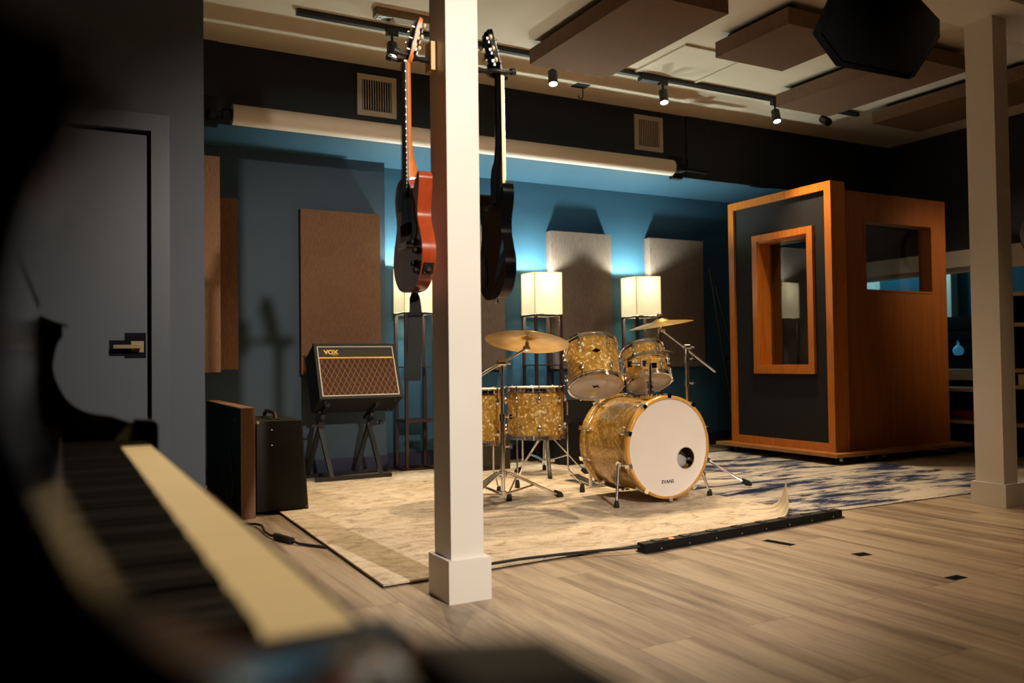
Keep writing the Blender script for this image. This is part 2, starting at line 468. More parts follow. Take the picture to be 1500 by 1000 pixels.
def slab_with_hole(bm, lo, hi, hlo, hhi, axis, d0, d1):
    (a0, b0), (a1, b1) = lo, hi; (c0, e0), (c1, e1) = hlo, hhi
    for (p, q, r, s) in ((a0, b0, c0, b1), (c1, b0, a1, b1), (c0, b0, c1, e0), (c0, e1, c1, b1)):
        if r - p < 1e-5 or s - q < 1e-5: continue
        if axis == 'x': box(bm, (d0, p, q), (d1, r, s))
        else: box(bm, (p, d0, q), (r, d1, s))

def text_mesh(name, txt, size, m, parent, mtx, extrude=.0008, spacing=1.0, bold=0., sx=1.):
    cu = bpy.data.curves.new(name, 'FONT'); cu.body = txt; cu.size = size; cu.extrude = extrude; cu.align_x = 'CENTER'; cu.align_y = 'CENTER'
    cu.space_character = spacing; cu.offset = bold
    tmp = bpy.data.objects.new(name + '_tmp', cu); COL.objects.link(tmp)
    bpy.context.view_layer.update()
    dg = bpy.context.evaluated_depsgraph_get()
    me = bpy.data.meshes.new_from_object(tmp.evaluated_get(dg))
    bpy.data.objects.remove(tmp); bpy.data.curves.remove(cu)
    me.transform(mtx @ Matrix.Diagonal((sx, 1, 1, 1)))
    me.materials.clear(); me.materials.append(m); me.name = name
    o = bpy.data.objects.new(name, me); COL.objects.link(o); o.parent = parent
    return o

def T3(x, y, z): return Matrix.Translation((x, y, z))
def RX(a): return Matrix.Rotation(R(a), 4, 'X')
def RY(a): return Matrix.Rotation(R(a), 4, 'Y')
def RZ(a): return Matrix.Rotation(R(a), 4, 'Z')

def struct(name, bm, m, parent=None, smooth=0):
    o = finish(name, bm, m, parent, smooth=smooth)
    if not parent: o['kind'] = 'structure'
    return o

def dup(root, loc, rot=None, label=None, group=None):
    r = root.copy(); COL.objects.link(r); r.location = loc
    if rot is not None: r.rotation_euler = rot
    if label: r['label'] = label
    if group: r['group'] = group
    for ch in list(root.children):
        c = ch.copy(); COL.objects.link(c); c.parent = r
        for g in list(ch.children):
            d = g.copy(); COL.objects.link(d); d.parent = c
    return r

# ------------------------------------------------------------------ camera (fitted to the room's vanishing lines)
F_PX, YAW, PIT, ROL, CAM_H = 1238.2, .49125, .023134, -.01275, .80
def cam_axes():
    cy, sy = math.cos(YAW), math.sin(YAW)
    f = V((sy * math.cos(PIT), cy * math.cos(PIT), math.sin(PIT))); r = V((cy, -sy, 0)); u = r.cross(f)
    return math.cos(ROL) * r + math.sin(ROL) * u, -math.sin(ROL) * r + math.cos(ROL) * u, f
def make_camera():
    cam = bpy.data.cameras.new('camera'); o = bpy.data.objects.new('camera', cam); COL.objects.link(o)
    cam.sensor_width = 36; cam.lens = 36 * F_PX / 1500; cam.clip_start = .01; cam.clip_end = 60
    r, u, f = cam_axes()
    o.matrix_world = Matrix(((r.x, u.x, -f.x, 0), (r.y, u.y, -f.y, 0), (r.z, u.z, -f.z, CAM_H), (0, 0, 0, 1)))
    cam.dof.use_dof = True; cam.dof.focus_distance = 4.3; cam.dof.aperture_fstop = 2.6
    SC.camera = o
make_camera()

# ------------------------------------------------------------------ room shell
HC = 2.79
struct('floor', bx((-3, -3.2, -.1), (9.2, 7.6, 0)), M['floor'])
struct('ceiling', bx((-3, -3.2, HC), (9.2, 7.6, HC + .1)), M['ceiling'])
struct('wall_back', bx((2.126, 6.10, 0), (7.0, 6.25, HC)), M['blue'])
struct('wall_back_left', bx((.61, 5.95, 0), (2.126, 6.25, HC)), M['blue_part_warm_lit'])
struct('wall_return', bx((.45, 4.33, 0), (.61, 6.25, HC)), M['blue'])
struct('wall_front', bx((-3, -3.2, 0), (7.2, -3.0, HC)), M['dark_wall'])
struct('wall_left', bx((-3, -3.0, 0), (-2.8, 4.4, HC)), M['dark_wall'])
# dropped soffit over the back wall
struct('trim_1', bx((.61, 5.412, 2.283), (7.0, 6.099, HC)), M['soffit'])
bm = bmesh.new(); box(bm, (.61, 5.40, 2.283), (7.0, 5.412, HC)); box(bm, (4.53, 5.388, 2.279), (7.0, 5.40, HC)); box(bm, (.61, 5.391, 2.283), (.86, 5.40, HC))
struct('trim_2', bm, M['fascia'])
# door wall with its door
bm = bmesh.new(); slab_with_hole(bm, (-2.8, 0), (.61, HC), (-.62, 0), (.375, 1.893), 'y', 4.25, 4.40)
struct('wall_door', bm, M['blue_warm_lit'])
door = struct('door_1', bx((-.61, 4.262, .008), (.358, 4.305, 1.875), .002), M['door_warm_lit'])
bm = bmesh.new()
box(bm, (.375, 4.238, 0), (.455, 4.25, 1.973), .003); box(bm, (-.70, 4.238, 0), (-.62, 4.25, 1.973), .003); box(bm, (-.62, 4.238, 1.893), (.375, 4.25, 1.973), .003)
struct('door_frame', bm, M['door_warm_lit'], door)
bm = bmesh.new(); box(bm, (.262, 4.2595, .836), (.352, 4.2622, .952)); box(bm, (.198, 4.2600, .846), (.264, 4.2622, .918))
struct('paint_patch', bm, M['navy_patch'], door)
bm = bmesh.new(); box(bm, (.288, 4.247, .862), (.342, 4.2600, .914), .002); cyl(bm, (.322, 4.247, .888), (.322, 4.205, .888), .009)
box(bm, (.212, 4.197, .880), (.332, 4.210, .896), .003)
finish('door_handle', bm, M['brass'], door)
# baseboards
struct('baseboard_back_left', bx((.61, 5.936, 0), (2.126, 5.95, .118), .003), M['navy_base'])
struct('baseboard_back', bx((2.126, 6.086, 0), (7.0, 6.10, .118), .003), M['navy_base'])
# columns and the beam they carry
def column(name, x0, y0, x1, y1, bxs, bh):
    bm = bmesh.new(); box(bm, (x0, y0, 0), (x1, y1, 2.60), .004)
    bxx0, by0, bxx1, by1 = bxs
    box(bm, (bxx0, by0, 0), (bxx1, by1, bh), .004)
    # a small chamfered ledge on top of the plinth
    struct(name, bm, M['white'], smooth=30)
column('column_1', 1.144, 2.585, 1.264, 2.724, (1.128, 2.568, 1.284, 2.742), .142)
column('column_2', 4.352, 2.702, 4.472, 2.858, (4.342, 2.688, 4.505, 2.880), .122)
struct('beam_1', bx((-2.8, 2.55, 2.60), (7.0, 2.88, HC), .004), M['white'])
# right wall with the control-room window
bm = bmesh.new(); slab_with_hole(bm, (-3.0, 0), (6.25, HC), (3.9, .68), (5.86, 1.56), 'x', 7.0, 7.14)
struct('wall_right', bm, M['dark_wall'])
bm = bmesh.new()
box(bm, (6.97, 3.8, 1.575), (7.0, 5.95, 1.72), .004); box(bm, (6.985, 3.8, 1.53), (7.06, 5.95, 1.575), .003)
box(bm, (6.93, 3.8, .585), (7.06, 5.95, .68), .004); box(bm, (6.97, 3.80, .68), (7.06, 3.9, 1.575)); box(bm, (6.97, 5.86, .68), (7.06, 5.95, 1.575))
win = struct('window_1', bm, M['white'])
struct('window_glass', bx((7.07, 3.9, .68), (7.08, 5.86, 1.56)), M['glass'], win)
# control room behind the glass
struct('wall_control_back', bx((8.9, 3.0, 0), (9.05, 7.6, HC)), M['teal'])
struct('wall_control_side', bx((7.14, 7.4, 0), (8.9, 7.55, HC)), M['teal'])
struct('wall_control_near', bx((7.14, 2.85, 0), (8.9, 3.0, HC)), M['teal'])
struct('trim_control_post', bx((8.78, 6.0, 0), (8.9, 6.19, 2.2), .004), M['white'])
struct('trim_control_frame', bx((8.80, 7.02, 0), (8.9, 7.16, 2.2), .004), M['white'])
# hatch in the ceiling
bm = bmesh.new(); x0, x1, y0, y1 = 3.485, 4.03, 4.14, 4.71
box(bm, (x0 + .03, y0 + .03, HC - .006), (x1 - .03, y1 - .03, HC))
for a in ((x0, y0, x1, y0 + .025), (x0, y1 - .025, x1, y1), (x0, y0 + .025, x0 + .025, y1 - .025), (x1 - .025, y0 + .025, x1, y1 - .025)):
    box(bm, (a[0], a[1], HC - .014), (a[2], a[3], HC), .002)
struct('trim_ceiling_hatch', bm, M['ceiling'])

# ------------------------------------------------------------------ ceiling clouds
def cloud(x0, y0, x1, y1, label):
    t = thing('ceiling_baffle', label, 'acoustic panel', ((x0 + x1) / 2, (y0 + y1) / 2, 2.65), group='acoustic panels under the ceiling')
    w, d = (x1 - x0) / 2, (y1 - y0) / 2
    finish('fabric_panel', bx((-w, -d, 0), (w, d, .095), .008), M['baffle_cloth'], t)
    for sx in (-1, 1):
        finish('mounting_batten', bx((sx * w * .7 - .02, -d * .85, .095), (sx * w * .7 + .02, d * .85, .1395)), M['black'], t)
cloud(2.59, 3.41, 3.17, 4.56, 'large brown fabric ceiling panel hung nearest the white guitar column')
cloud(3.56, 3.36, 4.12, 3.95, 'short square brown ceiling panel beside the hanging black loudspeaker')
cloud(4.67, 3.40, 5.22, 4.54, 'long brown ceiling panel hanging behind the black loudspeaker, over the unlit spotlight')
cloud(5.70, 3.30, 6.26, 4.53, 'brown ceiling panel farthest along, passing behind the second white column')

# ------------------------------------------------------------------ wall panels
def wall_panel(name, x0, x1, y0, y1, z0, z1, label, m='lamp_lit_cloth', loc=None, rz=0):
    c = ((x0 + x1) / 2, (y0 + y1) / 2, z0)
    w, d = (x1 - x0) / 2, (y1 - y0) / 2
    o = finish(name, bx((-w, -d, 0), (w, d, z1 - z0), .006), M[m], None, c)
    o.rotation_euler = (0, 0, rz)
    return tag(o, label, 'acoustic panel', 'acoustic panels on the walls')
wall_panel('wall_panel', 1.484, 2.064, 5.885, 5.949, .727, 1.885, 'brown fabric wall panel behind the amplifier with the diamond grille', 'brown_cloth')
wall_panel('wall_panel', 2.56, 3.165, 6.03, 6.099, .733, 1.885, 'brown wall panel showing between the black guitar and the middle floor lamp')
wall_panel('wall_panel', 3.60, 4.205, 6.02, 6.099, .731, 1.88, 'tall brown wall panel between the two floor lamps behind the drums')
wall_panel('wall_panel', 4.62, 5.23, 6.02, 6.099, .732, 1.88, 'brown wall panel at the right end, next to the wooden booth')
wall_panel('wall_panel', .611, .795, 4.95, 5.45, .758, 1.972, 'brown panel edge just past the slate blue door wall, the nearer one', 'brown_cloth')
wall_panel('wall_panel', .72, 1.02, 5.64, 5.72, .768, 1.87, 'second brown panel set at an angle in the back left corner', 'brown_cloth', rz=R(-10))

# ------------------------------------------------------------------ vents
def vent(x0, x1, z0, z1, label):
    t = thing('air_vent', label, 'vent', ((x0 + x1) / 2, 5.40, z0), group='air vents on the soffit')
    w, h = (x1 - x0) / 2, z1 - z0
    bm = bmesh.new(); frame_boxes(bm, (-w, 0), (w, h), .034, 'y', -.014, 0, .003); finish('vent_frame', bm, M['vent'], t)
    finish('vent_duct', bx((-w + .034, -.002, .034), (w - .034, -.0005, h - .034)), M['black'], t)
    n = 12
    bm = bmesh.new()
    for i in range(n):
        x = -w + .034 + (i + .5) * (2 * w - .068) / n
        box(bm, (x - .0024, -.011, .034), (x + .0024, -.003, h - .034))
    finish('slat_grille', bm, M['vent'], t)
vent(1.742, 2.016, 2.451, 2.727, 'beige slatted air vent on the soffit left of the red guitar neck')
vent(4.008, 4.285, 2.462, 2.741, 'beige slatted air vent on the soffit above the right end of the paper roll')

# ------------------------------------------------------------------ white backdrop roll under the soffit
t = thing('backdrop_roll', 'long cream paper backdrop roll hung along the dark soffit', 'backdrop roll', (2.6, 5.28, 2.315))
bm = bmesh.new(); cyl(bm, (-1.68, 0, 0), (1.68, 0, 0), .062, seg=36)
finish('paper', bm, M['paper'], t, smooth=50)
for s in (-1, 1):
    bm = bmesh.new(); cyl(bm, (s * 1.735, 0, 0), (s * 1.68, 0, 0), .032); finish('core', bm, M['black'], t)
for s in (-1, 1):
    bm = bmesh.new(); box(bm, (s * 1.80 - .05, .07, -.06), (s * 1.80 + .05, .118, .12), .004)
    box(bm, (s * 1.79 - .02, -.03, -.02), (s * 1.79 + .02, .075, .03), .004); cyl(bm, (s * 1.69, 0, 0), (s * 1.80, 0, 0), .014)
    if s > 0: cyl(bm, (1.80, .02, .01), (2.06, .02, .005), .016); cyl(bm, (1.86, .02, 0), (1.86, .02, .09), .008)
    finish('bracket', bm, M['black'], t)

# ------------------------------------------------------------------ track with spotlights
t = thing('light_track', 'long black lighting track across the ceiling in front of the soffit', 'light track', (3.45, 4.70, HC))
finish('rail', bx((-2.28, -.018, -.032), (2.29, .018, 0), .002), M['blackmetal'], t)
finish('power_feed', bx((.10, -.03, -.055), (.25, .03, -.004), .004), M['blackmetal'], t)
def spot(x, label, lit=True, rot=(R(-20), R(10), 0)):
    s = thing('track_spotlight', label, 'spotlight', (x, 4.70, HC - .033), group='spotlights on the ceiling track')
    bm = bmesh.new(); box(bm, (-.035, -.016, -.03), (.035, .016, 0), .003); cyl(bm, (0, 0, -.03), (0, 0, -.075), .008); finish('adapter', bm, M['blackmetal'], s)
    q = Matrix.Translation((0, 0, -.07)) @ Euler(rot).to_matrix().to_4x4()
    bm = bmesh.new(); lathe(bm, [(0, .0), (.026, .0), (.031, -.005), (.031, -.105), (.0275, -.105), (.0275, -.094)], 28, q)
    finish('can', bm, M['blackmetal'], s)
    bm = bmesh.new(); lathe(bm, [(0, -.098), (.0272, -.096)], 28, q)
    finish('lens', bm, M['lens'] if lit else M['dark_lens'], s)
    return s
spot(1.735, 'lit black track spotlight beside the red guitar headstock')
spot(2.84, 'lit track spotlight under the large brown ceiling panel')
spot(3.745, 'lit track spotlight beside the ceiling hatch, next to the power feed')
spot(4.82, 'lit track spotlight at the corner of the long ceiling panel')
spot(5.33, 'unlit track spotlight turned aside near the right end of the track', False, (R(-55), R(30), 0))
# hook and timber batten on the ceiling
t = thing('ceiling_hook', 'black metal hook on a square plate on the ceiling', 'hook', (3.33, 5.12, HC))
finish('plate', bx((-.055, -.04, -.006), (.055, .04, 0), .001), M['blackmetal'], t)
bm = bmesh.new(); tube(bm, [(.02, 0, -.005), (.02, 0, -.06)] + [(.02 * math.cos(a), 0, -.075 - .022 * math.sin(a)) for a in [i * PI / 8 for i in range(0, 9)]], .004)
finish('hook', bm, M['blackmetal'], t)
t = thing('ceiling_batten', 'short brown timber batten with a metal end plate on the ceiling', 'batten', (1.76, 4.50, HC))
finish('timber', bx((-.20, -.035, -.045), (.22, .035, 0), .004), M['batten'], t)
bm = bmesh.new(); box(bm, (-.185, -.03, -.048), (-.105, .03, -.0445), .001)
for x in (-.17, -.12): cyl(bm, (x, 0, -.048), (x, 0, -.051), .006)
finish('metal_plate', bm, M['nickel'], t)

# ------------------------------------------------------------------ hanging loudspeaker
t = thing('hanging_speaker', 'big black wedge loudspeaker hanging from the white beam', 'loudspeaker', (0, 0, 0))
poly = [(2.567, 2.050), (2.692, 1.945), (3.13, 1.955), (3.167, 1.972), (3.34, 2.169), (3.342, 2.245), (3.20, 2.32), (2.92, 2.34), (2.69, 2.26)]
poly = [(x * .955, .8 + (z - .8) * .955) for x, z in poly]
cx, cz = sum(p[0] for p in poly) / len(poly), sum(p[1] for p in poly) / len(poly)
def wedge(bm, p, y0, dv, bev):
    n = len(p); vs_ = [(x, y0, z) for x, z in p] + [(x + dv[0], y0 + dv[1], z + dv[2]) for x, z in p]
    _, f = add(bm, vs_, [tuple(range(n - 1, -1, -1)), tuple(range(n, 2 * n))] + [(i, (i + 1) % n, n + (i + 1) % n, n + i) for i in range(n)])
    bevel_new(bm, f, bev)
bm = bmesh.new(); wedge(bm, poly, 2.20, (.27, .22, .13), .008)
finish('cabinet', bm, M['speaker_black'], t)
bm = bmesh.new(); wedge(bm, [(cx + (x - cx) * .9, cz + (z - cz) * .88) for x, z in poly], 2.192, (.012, .010, .002), .002)
finish('grille', bm, M['speaker_black'], t)
bm = bmesh.new(); box(bm, (3.02, 2.30, 2.22), (3.24, 2.36, 2.26), .004); box(bm, (2.90, 2.30, 2.20), (2.96, 2.36, 2.79), .004); box(bm, (2.86, 2.24, 2.772), (3.0, 2.42, 2.79), .003); cyl(bm, (3.17, 2.33, 2.23), (3.17, 2.33, 2.10), .02)
finish('bracket', bm, M['blackmetal'], t)

# ------------------------------------------------------------------ vocal booth on casters
t = thing('vocal_booth', 'orange wooden vocal booth with dark front and two windows on a wheeled platform', 'booth', (5.8, 4.98, 0))
o = V((-5.8, -4.98, 0))
def at(bm): bmesh.ops.translate(bm, verts=bm.verts[:], vec=o); return bm
bm = bmesh.new(); box(bm, (4.99, 4.33, .062), (6.56, 5.62, .088), .003); finish('platform', at(bm), M['plat_wood'], t)
bm = bmesh.new(); slab_with_hole(bm, (4.45, .10), (5.51, 2.10), (4.663, .727), (5.197, 1.757), 'x', 5.112, 5.238); finish('front_panel', at(bm), M['charcoal_cloth'], t)
bm = bmesh.new(); frame_boxes(bm, (4.43, .088), (5.53, 2.125), .062, 'x', 5.09, 5.125, .004); frame_boxes(bm, (4.43, .088), (5.53, 2.125), .022, 'x', 5.12, 5.245, .003)
finish('front_frame', at(bm), M['orange_wood'], t)
bm = bmesh.new(); frame_boxes(bm, (4.61, .672), (5.25, 1.812), .055, 'x', 5.085, 5.112, .006); frame_boxes(bm, (4.66, .722), (5.20, 1.762), .02, 'x', 5.10, 5.24, .003)
finish('front_window_frame', at(bm), M['orange_wood'], t)
finish('front_glass', at(bx((5.220, 4.68, .742), (5.226, 5.18, 1.742))), M['glass_front'], t)
bm = bmesh.new(); slab_with_hole(bm, (5.25, .088), (6.46, 2.07), (5.49, 1.318), (6.27, 1.846), 'y', 4.452, 4.56); finish('side_panel', at(bm), M['ply'], t)
bm = bmesh.new(); frame_boxes(bm, (5.475, 1.303), (6.285, 1.861), .016, 'y', 4.446, 4.565, .002); finish('side_window_frame', at(bm), M['ply'], t)
finish('side_glass', at(bx((5.49, 4.535, 1.318), (6.27, 4.541, 1.846))), M['glass'], t)
bm = bmesh.new(); slab_with_hole(bm, (4.56, .088), (5.53, 2.07), (4.62, .088), (5.44, 2.035), 'x', 6.38, 6.46); finish('door_side_panel', at(bm), M['ply'], t)
finish('rear_panel', at(bx((5.25, 5.43, .088), (6.38, 5.53, 2.07))), M['charcoal_cloth'], t)
finish('roof_panel', at(bx((5.25, 5.06, 2.04), (6.38, 5.43, 2.068))), M['ply'], t)
for (x, y) in ((5.07, 5.52), (5.10, 4.41), (5.42, 4.44), (5.56, 4.40), (6.45, 4.42), (6.45, 5.52)):
    c = bmesh.new(); box(c, (x - .03, y - .025, .052), (x + .03, y + .025, .0622), .002)
    for s in (-1, 1): box(c, (x - .016, y + s * .016 - .0015, .024), (x + .016, y + s * .016 + .0015, .054))
    co = finish('caster', at(c), M['nickel'], t)
    w = bmesh.new(); cyl(w, (x, y - .013, .033), (x, y + .013, .033), .0245, seg=20); finish('wheel', at(w), M['rubber'], co)

# ------------------------------------------------------------------ rugs
def rug(name, quad, z0, th, m, label, curl=None, nx=60, ny=60):
    bm = bmesh.new(); (a, b, c, d) = [V((*q, 0)) for q in quad]
    top = []
    for j in range(ny + 1):
        row = []
        for i in range(nx + 1):
            u, v = i / nx, j / ny
            p = (a * (1 - u) + b * u) * (1 - v) + (d * (1 - u) + c * u) * v
            z = z0 + th
            q = V((p.x, p.y, z))
            if curl: q = curl(q)
            row.append(bm.verts.new(q))
        top.append(row)
    bot = [[bm.verts.new(vv.co - V((0, 0, th))) for vv in row] for row in top]
    for j in range(ny):
        for i in range(nx):
            bm.faces.new((top[j][i], top[j][i + 1], top[j + 1][i + 1], top[j + 1][i]))
            bm.faces.new((bot[j][i], bot[j + 1][i], bot[j + 1][i + 1], bot[j][i + 1]))
    for i in range(nx):
        bm.faces.new((top[0][i], bot[0][i], bot[0][i + 1], top[0][i + 1])); bm.faces.new((top[ny][i], top[ny][i + 1], bot[ny][i + 1], bot[ny][i]))
    for j in range(ny):
        bm.faces.new((top[j][0], top[j + 1][0], bot[j + 1][0], bot[j][0])); bm.faces.new((top[j][nx], bot[j][nx], bot[j + 1][nx], top[j + 1][nx]))
    return tag(finish(name, bm, m, smooth=50), label, 'rug')
rug('rug', ((2.7, 3.095), (5.42, 3.07), (5.42, 5.60), (2.7, 5.60)), .0005, .006, M['navy_rug'], 'abstract navy and ivory rug under the booth and right of the drums')
CR = V((3.335, 3.045, 0)); CD = V((-.80, .60, 0)).normalized()
def curl(q):
    # the near right corner stands up
    d = (q - CR).dot(CD); e = .205
    if d > e: return q
    s = e - d; rad = .07
    if s < 0: return q
    a = min(s / rad, 1.55); rest = max(0, s - 1.55 * rad)
    h = rad * (1 - math.cos(a)) + rest * math.sin(a); back = rad * math.sin(a) + rest * math.cos(a)
    base = q + CD * s
    return base - CD * back + V((0, 0, h))
rug('rug', ((1.01, 2.877), (3.335, 3.045), (3.335, 5.78), (1.05, 5.78)), .0075, .007, M['cream_rug'], 'worn cream patterned rug under the drum kit with one corner curled up', curl, 120, 120)

# ------------------------------------------------------------------ floor things
t = thing('cable_ramp', 'long low black studded bar lying along the front edge of the rug', 'floor bar', (2.776, 2.915, 0), math.atan2(.131, 1.313))
L = .66
finish('bar', bx((-L, -.022, .004), (L, .026, .040), .004), M['black'], t)
bm = bmesh.new(); box(bm, (-L, -.028, .0005), (L + .012, .034, .005), .001); finish('base_plate', bm, M['blackmetal'], t)
for i in range(8):
    x = -L + .09 + i * .163
    bm = bmesh.new(); box(bm, (x - .022, -.014, .039), (x + .022, .02, .044), .002); finish('socket_lid', bm, M['blackmetal'], t)
    x2 = -L + .09 + i * .165
    bm = bmesh.new(); cyl(bm, (x2, -.0215, .013), (x2, -.0245, .013), .0036, seg=10); finish('screw', bm, M['nickel'], t)
bm = bmesh.new(); box(bm, (-L + .155, -.012, .0395), (-L + .175, .004, .0435), .001); finish('indicator', bm, M['orange_led'], t)
bm = bmesh.new(); tube(bm, [(2.13, 2.86, .024), (2.06, 2.872, .022), (1.95, 2.905, .0205), (1.8, 2.93, .0200), (1.6, 2.945, .0200), (1.35, 2.93, .0200)], .0055)
tag(finish('power_cable', bm, M['rubber']), 'flat black cable running left from the black floor bar along the rug edge', 'cable')
for (cx, cy, w, h, rz, lb) in ((2.742, 2.702, .042, .137, 12, 'long strip of black tape on the floor nearest the black bar'), (2.861, 2.371, .068, .048, -6, 'middle small black tape mark on the bare floor'), (2.845, 1.952, .074, .044, 0, 'lowest black tape square on the floor, farthest from the rug')):
    tag(finish('tape_mark', bx((-w / 2, -h / 2, .0002), (w / 2, h / 2, .0012)), M['black_tape'], None, (cx, cy, 0)), lb, 'tape', 'tape marks on the floor').rotation_euler = (0, 0, R(rz))
t = thing('extension_cord', 'black extension cord with a plug joint beside the rug corner', 'cord', (0, 0, 0))
bm = bmesh.new(); tube(bm, [(.62, 4.30, .006), (.72, 4.37, .006), (.80, 4.37, .006), (.855, 4.30, .012), (.862, 4.20, .02), (.850, 4.08, .012), (.855, 3.98, .012), (.87, 3.93, .016)], .006)
tube(bm, [(.905, 3.80, .016), (.93, 3.745, .008), (.97, 3.69, .0065), (1.0, 3.645, .0065), (1.013, 3.62, .0065)], .006)
finish('cable', bm, M['rubber'], t)
bm = bmesh.new(); cyl(bm, (.868, 3.935, .016), (.908, 3.79, .016), .015, .015, 14); finish('plug', bm, M['rubber'], t)

# ------------------------------------------------------------------ floor lamps
def lamp(x, y, rz, label):
    t = thing('floor_lamp', label, 'lamp', (x, y, 0), rz, 'square shelf floor lamps along the back wall')
    s = .1225
    # legs
    for sx in (-1, 1):
        for sy in (-1, 1):
            finish('post', bx((-.011, -.011, .0), (.011, .011, 1.165), .002, T3(sx * (s - .012), sy * (s - .012), 0)), M['dark_wood'], t)
    for z in (.012, .36, .76):
        th = .018 if z != .76 else .008
        if z == .012:
            bm = bmesh.new()
            for a in ((-s, -s, s, -s + .03), (-s, s - .03, s, s), (-s, -s + .03, -s + .03, s - .03), (s - .03, -s + .03, s, s - .03)):
                box(bm, (a[0], a[1], .003), (a[2], a[3], .022), .002)
            finish('base_frame', bm, M['dark_wood'], t)
        else:
            finish('shelf', bx((-s + .002, -s + .002, z), (s - .002, s - .002, z + th), .002), M['dark_wood'], t)
    bm = bmesh.new()
    for a in ((-s, -s, s, -s + .014), (-s, s - .014, s, s), (-s, -s + .014, -s + .014, s - .014), (s - .014, -s + .014, s, s - .014)):
        box(bm, (a[0], a[1], 1.155), (a[2], a[3], 1.168), .001)
    finish('shade_ring', bm, M['dark_wood'], t)
    bm = bmesh.new()
    w = s - .0005
    add(bm, [(-w, -w, 1.169), (w, -w, 1.169), (w, w, 1.169), (-w, w, 1.169), (-w, -w, 1.505), (w, -w, 1.505), (w, w, 1.505), (-w, w, 1.505)], [(0, 1, 5, 4), (1, 2, 6, 5), (2, 3, 7, 6), (3, 0, 4, 7)])
    finish('lamp_shade', bm, M['shade'], t)
    bm = bmesh.new()
    for z in (1.172, 1.502):
        frame = [(-w, -w), (w, -w), (w, w), (-w, w)]
        tube(bm, [(a, b, z) for a, b in frame], .003, 8, True)
    for a, b in ((-w, -w), (w, -w), (w, w), (-w, w)): cyl(bm, (a, b, 1.17), (a, b, 1.504), .0028, seg=8)
    finish('shade_trim', bm, M['binding'], t)
    bm = bmesh.new(); cyl(bm, (0, 0, 1.16), (0, 0, 1.24), .018); box(bm, (-s + .01, -.008, 1.158), (s - .01, .008, 1.168)); finish('socket', bm, M['black'], t)
    bm = bmesh.new(); lathe(bm, [(0, 1.24), (.014, 1.245), (.03, 1.29), (.024, 1.33), (0, 1.345)], 20); finish('bulb', bm, M['bulb'], t)
    return t
L1 = lamp(2.338, 5.905, R(-1.5), 'square shelf floor lamp behind the hanging guitar strap')
def lamp_copy(x, y, rz, label): return dup(L1, (x, y, 0), (0, 0, rz), label)
L2 = lamp_copy(3.425, 5.885, R(-3), 'middle square floor lamp, above the left cymbal')
L3 = lamp_copy(4.405, 5.875, R(-4), 'square floor lamp behind the raised right cymbal')

